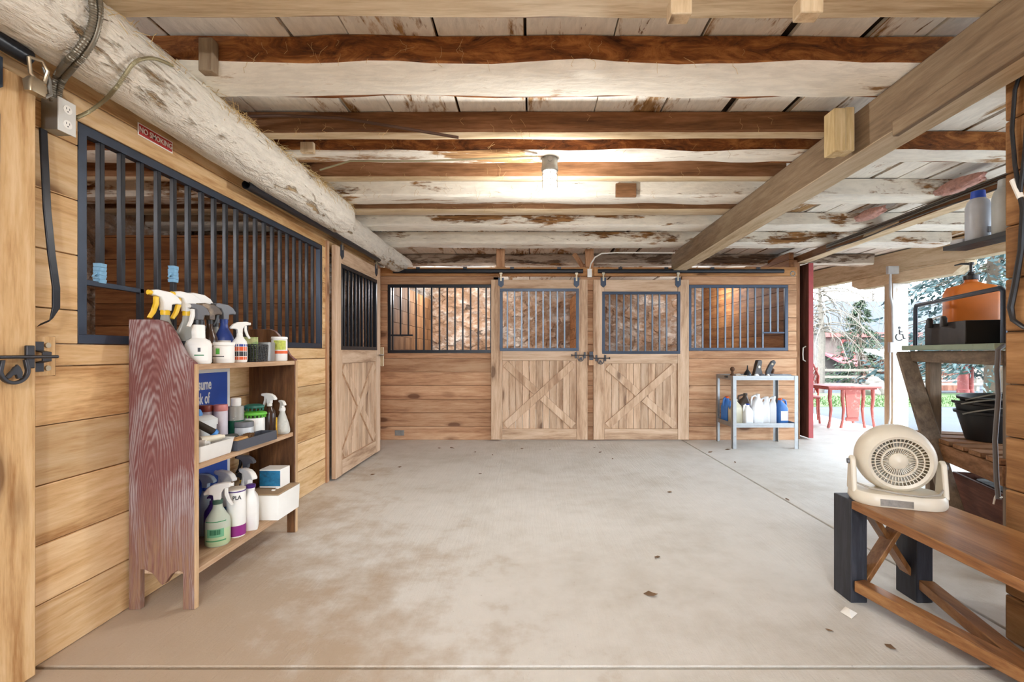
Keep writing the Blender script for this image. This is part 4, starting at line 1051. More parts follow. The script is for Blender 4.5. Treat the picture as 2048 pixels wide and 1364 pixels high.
jug('jug', 'largest white jug, centre of the lower tray', 2.805, 5.76, zl, .14, .12, .365, JW, JW, .1, neck=.02)
jug('jug', 'white looped-handle jug just right of the largest jug', 2.925, 5.78, zl, .095, .10, .33, JW, JW, -.3, neck=.015)
jug('jug', 'white looped-handle jug left of the right blue jug', 3.015, 5.78, zl, .085, .10, .335, JW, JW, -.3, neck=.015)
jug('jug', 'blue jug with white round sticker at right end of the lower tray', 3.125, 5.77, zl, .125, .11, .31, JB, ORG, .1, LBL, neck=-.02)
# tools on the cart
def item(name, lab, cat, x, y, rz=0): return thing(name, lab, cat, (x, y, zt), rz)
t = item('clipper', 'dark brown and black clipper standing on the cart, left one of the pair', 'clipper', 2.83, 5.78, .2)
for lab2 in (0,):
    m = MB(); m.ext([(-.075,.0),(-.055,.06),(-.035,.14),(-.012,.215),(.04,.215),(.05,.19),(.036,.11),(.058,.04),(.05,0)], (0,0,.002), (1,0,0), (0,0,1), .055); obj('clipper_body', m, plain('brown_black_tool','#3b302a',.35,0,.4,20), t, bevel=.008)
    m = MB(); m.cyl((.0,-.035,.13),(.0,.035,.13), .016, n=12); obj('screw_knob', m, BRASSY, t)
t = item('clipper', 'grey and black clipper leaning right on the cart, right one of the pair', 'clipper', 2.965, 5.79, -.2)
m = MB(); m.ext([(-.03,.0),(-.028,.07),(.0,.14),(.035,.20),(.07,.215),(.09,.185),(.055,.12),(.032,.06),(.035,0)], (0,0,.002), (1,0,0), (0,0,1), .05); obj('clipper_body', m, plain('grey_black_tool','#55565a',.35,.3,.5,20), t, bevel=.008)
m = MB(); m.cyl((.045,-.03,.165),(.045,.03,.165), .012, n=12); obj('screw_knob', m, BRASSY, t)
m = MB(); m.lathe([(.045,0),(.05,.01),(.042,.05),(.022,.08),(.009,.10),(.006,.145),(.002,.15)], 18); single('oil_can', m, plain('black_funnel','#24272c',.3,.2), 'black spouted oil can on the cart beside the clippers', 'oil can', (2.70, 5.77, zt))
t = item('hoof_tool', 'brown knobbed hoof tool at the left end of the cart top', 'tool', 2.50, 5.74)
m = MB(); m.lathe([(.03,0),(.032,.03),(.016,.05),(.014,.075),(.026,.09),(.028,.11),(.015,.13),(.001,.133)], 16); obj('turned_knob', m, wood('dark_knob','z','#7d5a40','#5c3f2c','#3e291c',0), t)
m = MB(); m.box(-.09,.07,-.03,.03,0,.022); obj('dark_plate', m, DRK, t, bevel=.004)
m = MB(); m.lathe([(.018,0),(.02,.05),(.012,.06),(.022,.075),(.022,.1),(.001,.112)], 14); single('hoof_tool', m, wood('dark_knob','z','','',''), 'small brown knob handle at the right end of the cart top', 'tool', (3.06, 5.86, zt))
m = MB(); m.tube([(-.09,0,.03),(-.02,.01,.022),(.07,0,.018)], [.007,.01,.012], 10); single('rasp', m, plain('pale_rasp','#b9a48c',.5), 'pale wooden-handled rasp lying on the cart', 'rasp', (2.60, 5.70, zt), .3)
m = MB(); m.cyl((-.03,0,.022),(.03,0,.022), .022, n=16); single('tape_roll', m, LBL, 'white bandage roll on the cart beside the oil can', 'roll', (2.615, 5.83, zt), .8)
for k, (x, y, q) in enumerate(((2.76,5.66,.2),(2.83,5.65,-.4),(2.89,5.64,.9))):
    m = MB(); m.rr([(0,.035,.02,.012),(.03,.032,.018,.014),(.048,.015,.01,.008)]); single('rag', m, (LBL, GREYP, LBL)[k], ('white crumpled cloth at the front of the cart left of the grey one','grey crumpled cloth at the front of the cart between white ones','white crumpled cloth at the front of the cart right of the grey one')[k], 'cloth', (x, y, zt), q)
t = item('parts_tray', 'shallow grey tray with rounded end on the right of the cart top', 'tray', 3.06, 5.70)
m = MB(); m.rr([(0,.115,.06,.03),(.004,.12,.063,.03),(.042,.125,.066,.03),(.043,.118,.06,.028),(.008,.112,.056,.026)], 6); obj('tray_body', m, plain('light_grey_tray','#a9acb2',.4,.2), t)
m = MB(); m.cyl((-.06,0,.03),(.04,.01,.03), .017, n=12); obj('tool_inside', m, DRK, t)

# ================================================================ RED DOOR
rd = thing('barn_door', 'tall red sliding barn door standing open at the right end of the back wall', 'door', (3.70, 6.17, .02), -.03, kind='thing')
m = MB(); m.box(0,.05,0,1.5,0,2.33); obj('door_planks', m, wood('brown_red_door','z','#8c5f52','#744a3f','#54332b',.1), rd, bevel=.003)
REDT = plain('barn_red','#a8484a',.6,0,.15)
m = MB(); m.box(-.004,.056,-.018,-.001,0,2.33); obj('edge_trim', m, REDT, rd, bevel=.002)
m = MB(); m.tube([(-.002,.06,1.02),(-.04,.05,1.04),(-.045,.05,1.12),(-.04,.05,1.2),(-.002,.06,1.22)], .008, 8); obj('pull_handle', m, LBL, rd)
m = MB(); m.box(3.515,3.60,6.19,6.28,0,2.40); struct('trim_4', m, BROWN('z'), bevel=.004)
tc_ = MB(); tc_.beam((3.50,4.35,2.395),(3.66,6.42,2.395),.09,.05); single('track_cover', tc_, PALE('y'), 'pale track cover board above the red barn door', 'track cover', bevel=.004)

# ================================================================ BENCH AND FAN
bn = thing('bench', 'rustic wooden bench with black legs and X braces at lower right', 'bench', (1.69, 1.50, 0))
BLKW = wood('black_stained_leg','z','#454750','#33353d','#23242a',.1,rough=.5)
zb_ = .476
m = MB(); m.ext([(-.207,.642),(-.207,-.642),(-.128,-.642),(-.128,-.772),(.19,-.772),(.19,.775),(-.128,.775),(-.128,.642)], (0,0,zb_-.019), (1,0,0), (0,1,0), .038); obj('seat_plank', m, BENCHW('y'), bn, bevel=.004)
for x in (-.168, .137):
    for y in (.70, -.70):
        yc = .707 if y > 0 else -.707; m = MB(); m.box(x-.038, x+.038, yc-.062, yc+.062, 0, zb_-.0385 if x > 0 else zb_); obj('leg', m, BLKW, bn, bevel=.004)
for y in (.70, -.70):
    for s in (1, -1):
        m = MB(); m.beam((-.125*s, y - .012*s, .09), (.095*s, y - .012*s, .43), .022, .07, (0,1,0)); obj('cross_brace', m, BENCHW('z'), bn, bevel=.003)
for k, s in enumerate((1, -1)):
    m = MB(); m.beam((-.155*s - .015, .64, .085), (.155*s - .015, -.64, .085), .062, .05 - .004*k); obj('stretcher', m, BENCHW('y'), bn, bevel=.004)
m = MB(); m.box(.165,.19,-.64,.64,zb_-.115,zb_-.039); obj('apron', m, BENCHW('y'), bn, bevel=.003)

FANW = plain('cream_fan_plastic','#ddd6c6',.38,0,.04)
fan = thing('fan', 'cream plastic table fan with tilted round head standing on the bench', 'fan', (1.672, 2.12, zb_ + .001), -.36)
m = MB(); m.rr([(0,.175,.105,.09),(.012,.182,.110,.095),(.042,.180,.106,.09),(.054,.172,.098,.085),(.058,.14,.07,.066)], 9); obj('base', m, FANW, fan)
m = MB(); m.rr([(.008,.06,.003,.001,-.03,-.109),(.036,.06,.003,.001,-.03,-.107)], 3); obj('control_panel', m, plain('fan_panel','#8a847d',.4,0,.3,60), fan)
for s in (-1, 1):
    m = MB(); m.ext([(-.048,.04),(.048,.04),(.034,.13),(.022,.19),(.0,.205),(-.022,.19),(-.034,.13)], (s*.17,0,0), (0,1,0), (0,0,1), .022); obj('arm', m, FANW, fan, bevel=.006)
    m = MB(); m.cyl((s*.18,0,.175),(s*.19,0,.175), .012, n=14); obj('pivot_knob', m, GREYP, fan)
R = Matrix.Translation((0,.01,.198)) @ Matrix.Rotation(math.radians(96), 4, 'X')      # face axis tilts up and to the viewer
r0 = .154
m = MB(); m.lathe([(r0*.70,.060),(r0*.78,.066),(r0*.88,.056),(r0*.96,.03),(r0,-.005),(r0*.99,-.04),(r0*.93,-.062),(r0*.82,-.068)], 48, M=R, caps=False); hdp = obj('housing', m, FANW, fan)
m = MB(); m.lathe([(.0001,.056),(.026,.052),(.037,.042),(.037,.03)], 30, M=R, caps=False); obj('hub_cap', m, FANW, hdp)
m = MB()
for i in range(44):
    a = 2*PI*i/44; c, s = math.cos(a), math.sin(a)
    m.beam(R @ Vector((c*.034, s*.034, .034)), R @ Vector((c*r0*.73, s*r0*.73, .058)), .0028, .006, R.to_3x3() @ Vector((0,0,1)))
m.ring(.066,.005,.05,40,6,R); m.ring(.092,.003,.054,40,6,R)
obj('grille_spokes', m, FANW, hdp)
m = MB()
for i in range(5):
    a = 2*PI*i/5; q = R @ Matrix.Rotation(a,4,'Z') @ Matrix.Rotation(.5,4,'Y')
    m.add([(.02,-.012,0),(.105,-.045,0),(.112,.02,0),(.03,.02,0),(.02,-.012,.002),(.105,-.045,.002),(.112,.02,.002),(.03,.02,.002)], [(0,1,2,3),(7,6,5,4),(0,4,5,1),(1,5,6,2),(2,6,7,3),(3,7,4,0)], 0, False, q)
m.lathe([(.032,-.02),(.034,.015),(.02,.02)], 20, M=R); obj('blades', m, plain('fan_blade','#b4aea4',.4), hdp)
m = MB(); m.lathe([(r0*.83,-.067),(r0*.6,-.082),(.05,-.092),(.001,-.096)], 40, M=R, caps=False); obj('back_shell', m, FANW, hdp)
m = MB(); m.tube([(.165,.03,.03),(.19,.03,.02),(.2,.05,.006),(.17,.09,.004),(.1,.12,.005),(0,.12,.005)], .004, 8); obj('power_cord', m, FANW, fan)
m = MB(); m.tube([(-.172,-.02,.085),(-.12,-.085,.075),(-.02,-.108,.066),(.06,-.108,.062),(.13,-.085,.07),(.175,-.01,.085)], .0045, 8); obj('wrapped_cord', m, plain('grey_cord','#a9a49a',.5), fan)
m = MB(); m.add([(0,0,0),(.06,.012,.004),(.05,.06,.012),(.0,.05,.004),(.03,.03,.022)], [(0,1,4),(1,2,4),(2,3,4),(3,0,4),(3,2,1,0)]); single('paper_scrap', m, LBL, 'folded white paper scrap lying on the floor before the bench', 'paper', (1.40, 2.02, .0005), .4)
m = MB(); m.rr([(0,.03,.018,.008),(.014,.026,.014,.008)]); single('sponge', m, PALE('x'), 'small pale wood scrap lying on the bench behind the fan', 'scrap', (1.845, 2.13, zb_ + .0005), .3)

# ================================================================ RIGHT NEAR WALL AND RACK
ws = MB(); boards(ws, -3.4, 1.885, 0, 2.34, 2.05, 1.93, .213, 'y', -.03)
struct('wall_right', ws, wood('brown_log_wall', 'y', '#a98056', '#926a43', '#704d2f', .5), bevel=.008)
ws = MB(); boards(ws, 2.052, 2.75, 0, 2.34, 1.80, 1.885, .213, 'x', -.03)
struct('wall_right_return', ws, PINEB('x'), bevel=.006)
P0, dv_, nv_ = Vector((2.76,3.28,0)), Vector((-.33,-.944,0)), Vector((.944,-.33,0))
rk = thing('wooden_rack', 'grey weathered wooden rack with diagonal brace behind the bench', 'rack', P0)
def R3(t, n, z): return dv_*t + nv_*n + Vector((0,0,z))
GW = lambda a: wood('grey_rack_wood', a, '#8f7f6e', '#75675a', '#574c43', .1)
up = Vector((0,0,1))
for t_, n_ in ((.19, 0), (1.02, 0), (.19, .62), (1.02, .62)):
    m = MB(); m.beam(R3(t_,n_,0), R3(t_,n_,1.17), .065, .065, dv_); obj('post', m, GW('z'), rk, bevel=.004)
for n_ in (0, .62):
    m = MB(); m.beam(R3(.02,n_-.05 if n_ == 0 else n_,1.135), R3(1.06,n_-.05 if n_ == 0 else n_,1.135), .034, .075); obj('top_rail', m, GW('y'), rk, bevel=.004)
    m = MB(); m.beam(R3(.05,n_-.05 if n_ == 0 else n_,.545), R3(1.06,n_-.05 if n_ == 0 else n_,.545), .034, .10); obj('lower_rail', m, BROWN('y'), rk, bevel=.004)
for k in range(6):
    m = MB(); m.beam(R3(.16 + k*.165,-.07,.612), R3(.16 + k*.165,.66,.612), .12, .026); obj('slat', m, BROWN('x'), rk, bevel=.004)
m = MB(); m.beam(R3(.0,.28,1.193), R3(1.08,.28,1.193), .78, .032); obj('top_board', m, plain('mint_painted_board','#93a493',.7,0,.15,8,dirt='#6a5f50',dirtamt=.6), rk, bevel=.004)
m = MB(); m.beam(R3(.0,-.09,1.16), R3(.80,-.09,.03), .03, .10, nv_); obj('diagonal_brace', m, GW('z'), rk, bevel=.004)
# on the rack
zr = 1.2105
to = thing('tote', 'black plastic tote on top of the wooden rack', 'tote', P0 + R3(.37,.20,zr), math.atan2(dv_.y, dv_.x))
m = MB(); a_, b_ = .25, .22
m.box(-a_,a_,-b_,b_,0,.006); m.box(-a_,a_,-b_,-b_+.006,.006,.14); m.box(-a_,a_,b_-.006,b_,.006,.14); m.box(-a_,-a_+.006,-b_+.006,b_-.006,.006,.14); m.box(a_-.006,a_,-b_+.006,b_-.006,.006,.14)
obj('tote_body', m, BLKP, to, bevel=.003)
for q in (-.15, .03): 
    m = MB(); m.rr([(.115,.02,.014,.006,q,-b_-.012),(.165,.02,.014,.006,q,-b_-.012),(.18,.01,.01,.005,q,-b_-.012)]); obj('clip', m, BLKP, to)
m = MB(); m.rr([(0,.13,.16,.02),(.01,.135,.165,.025),(.33,.135,.165,.025),(.345,.125,.155,.02)], 4)
bc = thing('tool_case', 'tall black plastic case on the rack beside the tote, at the right', 'case', P0 + R3(.80,.30,zr), math.atan2(dv_.y, dv_.x))
obj('case_body', m, BLKP, bc)
m = MB(); m.tube([(-.05,0,.344),(-.045,0,.375),(.045,0,.375),(.05,0,.344)], .009, 8); obj('handle', m, BLKP, bc)
JO = plain('orange_jug_plastic','#d9782a',.4,0,.08)
jp = P0 + R3(.27,.165,zr + .0075)
oj = thing('pump_jug', 'big orange jug with black pump top standing in the black tote', 'jug', jp, -.35)
m = MB(); m.rr([(0,.125,.07,.03),(.01,.13,.075,.035),(.325,.13,.075,.035),(.365,.115,.066,.04),(.385,.05,.045,.03),(.395,.034,.034,.03),(.415,.032,.032,.03)], 6); obj('jug_body', m, JO, oj)
m = MB(); m.lathe([(.04,.41),(.041,.415),(.041,.435),(.02,.442),(.014,.46),(.008,.462),(.008,.505),(.016,.507),(.016,.522),(.001,.525)], 18)
m.tube([(-.012,0,.514),(-.05,0,.516),(-.085,0,.508)], [.008,.006,.004], 8); obj('pump', m, BLKP, oj)
gd = thing('metal_guard', 'grey metal guard rail around the black tote', 'rail', P0 + R3(.1,-.065,zr))
m = MB(); m.tube([dv_*.0, Vector((0,0,.255)), Vector((0,0,.275)) + dv_*.015, dv_*.94 + Vector((0,0,.275)), dv_*.965 + Vector((0,0,.255)), dv_*.965], .013, 10); obj('rail_tube', m, BLUEM, gd)
# buckets on the lower slats
bpos = P0 + R3(.42,.19,.626)
BKR = plain('black_rubber','#1e1f22',.5,0,.2)
def bucket(lab, dz, tilt, r, hgt, dx=0):
    m = MB(); M = Matrix.Translation((dx,0,0)) @ Matrix.Rotation(tilt,4,'Y')
    t = thing('feed_bucket', lab, 'bucket', bpos + Vector((0,0,dz)), 0, 'stacked black buckets')
    m.lathe([(r*.72,0),(r*.74,.004),(r,hgt-.01),(r*1.09,hgt-.006),(r*1.1,hgt+.008),(r*.99,hgt+.008),(r*.95,hgt-.012),(r*.71,.01),(.001,.01)], 30, M=M); obj('bucket_body', m, BKR, t)
    m = MB(); m.tube([M @ Vector((r*1.08*math.cos(a), r*1.08*math.sin(a), hgt - .01 - .06*math.sin(a))) for a in [PI + PI*k/14 for k in range(15)]], .005, 6); obj('wire_handle', m, GALV, t)
bucket('black rubber bucket at the bottom of the stack on the rack', .001, .0, .155, .17)
bucket('black rubber bucket with tilted rim in the middle of the stack', .075, .10, .165, .14, -.01)
bucket('uppermost black rubber bucket of the stack on the rack', .140, -.06, .15, .125, .02)
ck = thing('wooden_crate', 'dark reddish-brown open crate on the floor behind the bench', 'crate', P0 + R3(.60,.26,0), math.atan2(dv_.y, dv_.x))
DKR = wood('dark_crate','x','#6d4536','#573328','#3b211a',.1)
for s in (-1, 1):
    m = MB(); m.box(-.29,.29,s*.2-.01,s*.2+.01,.0,.40); obj('crate_side', m, DKR, ck, bevel=.004)
    m = MB(); m.box(s*.28-.01,s*.28+.01,-.19,.19,.0,.40); obj('crate_end', m, DKR, ck, bevel=.004)
m = MB(); m.box(-.27,.27,-.19,.19,.0,.02); obj('crate_floor', m, DKR, ck)
m = MB(); m.rr([(.0,.24,.16,.05),(.28,.26,.175,.06),(.36,.22,.14,.06),(.37,.1,.08,.05)]); single('feed_sack', m, plain('black_sack','#24211f',.7,0,.3,12,bump=.6), 'black sack filling the reddish-brown crate', 'sack', P0 + R3(.60,.26,.0215), math.atan2(dv_.y, dv_.x))
# small shelf with bottles behind the near wall
ss = thing('wall_shelf', 'dark narrow shelf high behind the near right wall', 'shelf', (2.2, 1.886, 1.705))
m = MB(); m.box(0,.125,.001,.585,0,.022); obj('shelf_board', m, DRK, ss, bevel=.002)
for x in (.03,.095):
    m = MB(); m.ext([(0.001,0),(.2,0),(.2,-.015),(.015,-.16),(.001,-.16)], (x,0,-.0005), (0,1,0), (0,0,1), .012); obj('bracket', m, DRK, ss)
zs = 1.7275
def bottle(lab, x, y, body, cap, r=.045, h=.25):
    t = thing('bottle', lab, 'bottle', (x, y, zs)); m = MB(); m.lathe([(r*.9,0),(r,.008),(r,h*.68),(r*.85,h*.79),(r*.55,h*.86),(r*.5,h*.87)], 24); bo = obj('body', m, body, t)
    m = MB(); m.lathe([(r*.58,h*.85),(r*.6,h*.855),(r*.55,h),(r*.3,h*1.005)], 18); obj('cap', m, cap, t); return t, bo
t, bo = bottle('pale blue-grey bottle with bright blue cap on the small high shelf', 2.262, 2.34, plain('pale_blue_bottle','#b9c3d2',.4), plain('bright_blue_cap','#2450c8',.4), .05)
m = MB(); m.box(.0,.018,-.0525,-.051,.03,.06); obj('dark_patch', m, GREYP, bo)
bottle('frosted grey bottle at the right end of the small high shelf', 2.264, 2.205, plain('frosted_grey_bottle','#b4bcc0',.4), plain('frosted_grey_bottle','',0), .05, .26)
m = MB(); m.lathe([(.02,0),(.036,.002),(.04,.012),(.036,.026),(.016,.028),(.012,.02)], 24); single('tape_roll', m, plain('grey_roll','#b9bcc2',.5), 'small grey round roll on the end of the small high shelf', 'roll', (2.255, 2.43, zs))
# cords hanging on the near wall
hc = thing('looped_cord', 'black cord looped over a nail on the near right wall', 'cord', (1.915, 1.80, 2.02))
def wp(u, v, dy=0): return PX(u, v, 1.915) - Vector((1.915,1.80,2.02))
m = MB(); m.tube([wp(2046,130),wp(2030,180),wp(2024,260),wp(2030,330),wp(2040,388),wp(2046,420),wp(2042,500),wp(2030,570),wp(2021,615),wp(2026,640),wp(2048,655),wp(2075,660)], [.007,.007,.007,.007,.008,.009,.010,.011,.011,.009,.008,.008], 8); obj('cord', m, BLKP, hc)
m = MB(); m.tube([wp(2052,120),wp(2056,200),wp(2050,300),wp(2041,385)], .007, 8); obj('cord', m, BLKP, hc)
m = MB(); m.tube([wp(2026,360),wp(2034,378),wp(2042,396)], .011, 8); obj('cord_tie', m, LBL, hc)
hs2 = thing('hanging_strap', 'grey strap with hooked end hanging in front of the wooden rack', 'strap', PX(1994,690,2.2))
b0 = PX(1994,690,2.2)
m = MB(); m.tube([PX(2008,690,2.25)-b0, PX(1996,700,2.2)-b0, PX(1994,740,2.2)-b0, PX(1997,790,2.2)-b0, PX(1990,880,2.2)-b0, PX(1993,960,2.2)-b0, PX(1997,998,2.2)-b0], .010, 8); obj('strap_band', m, GREYP, hs2)
m = MB(); m.tube([PX(1995,985,2.2)-b0, PX(1990,995,2.2)-b0, PX(1987,1008,2.2)-b0], .004, 6); m.tube([PX(1995,985,2.2)-b0, PX(2000,996,2.2)-b0, PX(2004,994,2.2)-b0], .004, 6); obj('hook_end', m, LBL, hs2)

# ================================================================ BEAM SIDE DETAILS
for k in range(4):
    f = lambda y: 3.23 + .054*y - .012
    m = MB(); pts = []
    for i in range(16):
        y = 2.2 + i*.22; pts.append((f(y), y, 2.385 + k*.017 + .012*math.sin(i*.9 + k)*(1 if k == 0 else .25) - (.02 if k == 0 else 0)))
    m.tube(pts, .0065, 6)
    single('beam_cable', m, plain('grey_cable' if k % 2 else 'dark_cable', '#77736c' if k % 2 else '#4d4843', .6), 'grey cable run along the side of the brown beam near the red door', 'cable', group='cables along the brown beam')
def tuft(lab, c, s, seed):
    m = MB(); bm = bmesh.new(); bmesh.ops.create_icosphere(bm, subdivisions=4, radius=1)
    vs = []
    for v in bm.verts:
        p = v.co; d = 1 + .28*noise.noise(p*1.7 + Vector((seed,0,0))) + .12*noise.noise(p*6 + Vector((seed,3,0)))
        vs.append((p.x*s[0]*d, p.y*s[1]*d, p.z*s[2]*d))
    m.add(vs, [[v.index for v in f.verts] for f in bm.faces], 0, True); bm.free()
    single('insulation_tuft', m, plain('pink_insulation','#d3a59b',.95,0,.3,30,bump=.9,dirt='#9b7b6a',dirtamt=.58), lab, 'insulation', c, 0)
tuft('pink insulation tuft above the brown beam, farther one over the red door side', PX(1740,428,3.32), (.06,.20,.045), 2)
tuft('pink insulation tuft above the brown beam, nearer one at the upper right', PX(1918,370,3.24), (.06,.20,.05), 9)

# ================================================================ POST FITTINGS
jb = thing('junction_box', 'grey junction box with conduit on the white timber post', 'junction box', (5.03, 6.46, 2.30))
m = MB(); m.box(-.075,.075,-.05,0,-.05,.06); obj('box', m, plain('pale_grey_box','#c3c6c8',.45,.2), jb, bevel=.005)
m = MB(); m.tube([(-.03,-.025,-.05),(-.03,-.025,-.35),(.0,-.025,-.5),(.015,-.02,-1.0)], .016, 10); obj('conduit', m, plain('pale_grey_box','',0), jb)
m = MB(); m.box(-.05,.05,-.05,0,-1.14,-1.0); obj('switch_box', m, plain('pale_grey_box','',0), jb, bevel=.004)
m = MB(); m.tube([(-.03,-.02,-1.14),(-.03,-.02,-2.05),(-.055,-.02,-2.2),(-.03,-.02,-2.29)], .012, 10); obj('conduit', m, plain('pale_grey_box','',0), jb)
wc = thing('access_symbol', 'black wheelchair symbol on the white timber post', 'symbol', (5.17, 6.478, 1.42))
m = MB(); U_, Vv = Vector((1,0,0)), Vector((0,0,1))
pts = []
def arc(c, r, a0, a1, n=16): return [(c[0] + r*math.cos(a0 + (a1-a0)*i/n), -.002, c[1] + r*math.sin(a0 + (a1-a0)*i/n)) for i in range(n+1)]
m.tube(arc((-.012,-.045), .05, 2.2, 5.6), .007, 6); m.tube([(-.01,-.002,.06),(-.006,-.002,-.005),(.035,-.002,-.008),(.05,-.002,-.07),(.07,-.002,-.065)], .008, 6); m.tube([(-.008,-.002,.03),(.03,-.002,.028)], .006, 6)
m.cyl((-.012,-.004,.085),(-.012,.0,.085), .017, n=14); obj('wheelchair_figure', m, DRK, wc)

# ================================================================ FLOOR LITTER
lf = MB(); lf.add([(-.02,0,.001),(-.005,.012,.006),(.012,.008,.003),(.024,-.002,.008),(.01,-.012,.004),(-.006,-.01,.002),(0,0,.009)], [(0,1,6),(1,2,6),(2,3,6),(3,4,6),(4,5,6),(5,0,6)])
LEAF = plain('dry_leaf','#7a5f45',.8,0,.3)
base = None; rl = random.Random(11)
spots = [(880,897),(905,897),(1045,898),(1190,896),(950,905),(985,910),(1100,900),(1420,905),(1455,900),(1340,985),(960,948),(745,950),(1225,918),(1660,1262),(1780,1295),(1830,1115),(1315,1115),(1575,1000),(1300,1190),(800,935),(1470,925),(1200,905),(730,905)]
for i, (u, v) in enumerate(spots):
    Y = F*H/(v - V0); p = PY(u, v, Y); s = rl.uniform(.7, 1.6)
    if base is None:
        base = single('dry_leaf', lf, LEAF, 'small curled dry leaf bit lying on the concrete floor', 'leaf', (p.x, p.y, .0005), 0, group='dry leaf bits on the concrete floor'); o = base
    else:
        o = base.copy(); COL.objects.link(o); o.location = (p.x, p.y, .0005)
    o.rotation_euler = (0, 0, rl.uniform(0, 6)); o.scale = (s, s, s)
# ================================================================ OUTDOORS
ORED = plain('red_paint','#b4625c',.6,0,.12,dirt='#cf9d95',dirtamt=.55)  # red washed out in the colour to carry outdoor glare
def gz(Y): return -.06 if Y < 12.6 else (-.06 - (Y-12.6)/15.4*.94 if Y < 28 else -1.0)
# grass verge
m = MB(); rg = random.Random(5)
m.add([(3,10.3,-.055),(26,10.3,-.055),(26,12.6,-.05),(3,12.6,-.05),(26,15.5,-.215),(3,15.5,-.215)], [(0,1,2,3),(3,2,4,5)])
GRS = plain('short_grass','#4d6636',.9,0,.3,3,bump=.5)
for i in range(5200):
    x, y = rg.uniform(4.5, 16), rg.uniform(10.3, 12.6); h = rg.uniform(.02,.07); a = rg.uniform(0,6.28); c, s = math.cos(a)*.012, math.sin(a)*.012
    m.add([(x-c,y-s,-.055),(x+c,y+s,-.055),(x+rg.uniform(-.02,.02),y+rg.uniform(-.02,.02),-.055+h)], [(0,1,2)])
tag(obj('grass_verge', m, GRS), 'strip of short green grass beyond the grey driveway', 'grass', kind='stuff')
# garden table and chair
tx, ty = 4.93, 7.35
tb = thing('garden_table', 'red painted garden table with curved legs outside the barn opening', 'table', (tx, ty, 0), .05)
m = MB(); m.box(-.42,.42,-.30,.30,.610,.642); m.box(-.38,.38,-.26,.26,.585,.610); obj('table_top', m, ORED, tb, bevel=.006)
m = MB(); m.ext([(-.13,.585),(.13,.585),(.11,.40),(.09,.16),(-.09,.16),(-.11,.40)], (0,-.245,0), (1,0,0), (0,0,1), .02); obj('centre_panel', m, ORED, tb, bevel=.003)
for x in (-.34,-.16,.16,.34):
    y = -.25 if abs(x) < .3 else .0
    for yy in ((-.25,) if abs(x) < .3 else (-.22,.22)):
        m = MB(); s = 1 if x > 0 else -1
        m.tube([(x,yy,.585),(x+s*.008,yy,.45),(x-s*.012,yy,.28),(x+s*.004,yy,.12),(x+s*.03,yy,.0)], [.028,.026,.021,.017,.022], 8); obj('leg', m, ORED, tb)
m = MB(); m.box(-.10,.10,-.24,-.22,.10,.16); obj('foot_stretcher', m, ORED, tb, bevel=.004)
chx, chy = 4.62, 7.85
chr_ = thing('garden_chair', 'red lattice-back garden chair partly hidden behind the red barn door', 'chair', (chx, chy, 0), -.5)
m = MB(); m.box(-.24,.24,-.24,.24,.40,.425); obj('seat', m, ORED, chr_, bevel=.006)
for x in (-.21,.21):
    for y in (-.21,.21):
        m = MB(); m.tube([(x,y,.40),(x*1.02,y*1.02,.2),(x*1.08,y*1.08,0)], .016, 8); obj('leg', m, ORED, chr_)
m = MB(); 
m.tube([(-.23,.23,.42),(-.24,.26,.75),(-.16,.29,.95),(0,.30,1.0),(.16,.29,.95),(.24,.26,.75),(.23,.23,.42)], .016, 8)
for k in range(-4, 8):
    a, b = -.22 + k*.065, -.22 + k*.065 + .22
    m.tube([(max(-.22,min(.22,a)),.245,.46),(max(-.22,min(.22,b)),.28,.90)], .007, 5)
    m.tube([(max(-.22,min(.22,-a)),.247,.46),(max(-.22,min(.22,-b)),.282,.90)], .007, 5)
obj('lattice_back', m, ORED, chr_)
# house
HY = 30.0
hs_ = thing('house', 'stone house with grey roof and red trim beyond the driveway', 'house', (19.0, HY, -1.0))
m = MB(); m.box(0,14,0,9,0,3.38); m.ext([(0,3.38),(9,3.38),(4.5,5.8)], (0,0,0), (0,1,0), (0,0,1), .3); obj('walls', m, plain('pale_stone_wall','#857d74',.9,0,.35,1.5,bump=.4), hs_)
m = MB()
m.add([(-.4,-.5,3.40),(14.4,-.5,3.40),(14.4,4.5,5.95),(-.4,4.5,5.95),(-.4,-.5,3.25),(14.4,-.5,3.25),(14.4,4.5,5.8),(-.4,4.5,5.8)], [(0,1,2,3),(7,6,5,4),(0,4,5,1),(1,5,6,2),(3,2,6,7),(0,3,7,4)])
m.add([(-.4,9.5,3.40),(14.4,9.5,3.40),(14.4,4.5,5.95),(-.4,4.5,5.95)], [(0,3,2,1)])
obj('roof', m, plain('grey_shingle','#42464d',.85,0,.3,2.5,bump=.3), hs_)
m = MB(); m.box(-.4,14.4,-.56,-.5,3.12,3.42); obj('eave_trim', m, ORED, hs_)
for x, w_, z0, z1 in ((1.55,.62,1.55,2.85),(5.2,.7,1.55,2.85),(8.5,.7,1.55,2.85)):
    m = MB(); m.box(x-w_/2-.13,x+w_/2+.13,-.09,-.01,z0-.12,z0); m.box(x-w_/2-.13,x+w_/2+.13,-.09,-.01,z1,z1+.14); m.box(x-w_/2-.13,x-w_/2,-.09,-.01,z0,z1); m.box(x+w_/2,x+w_/2+.13,-.09,-.01,z0,z1)
    wf = obj('window_frame', m, ORED, hs_); m = MB(); m.box(x-w_/2,x+w_/2,-.04,-.02,z0,z1); obj('window_pane', m, plain('dark_window','#4a5561',.12,0,.1), wf)
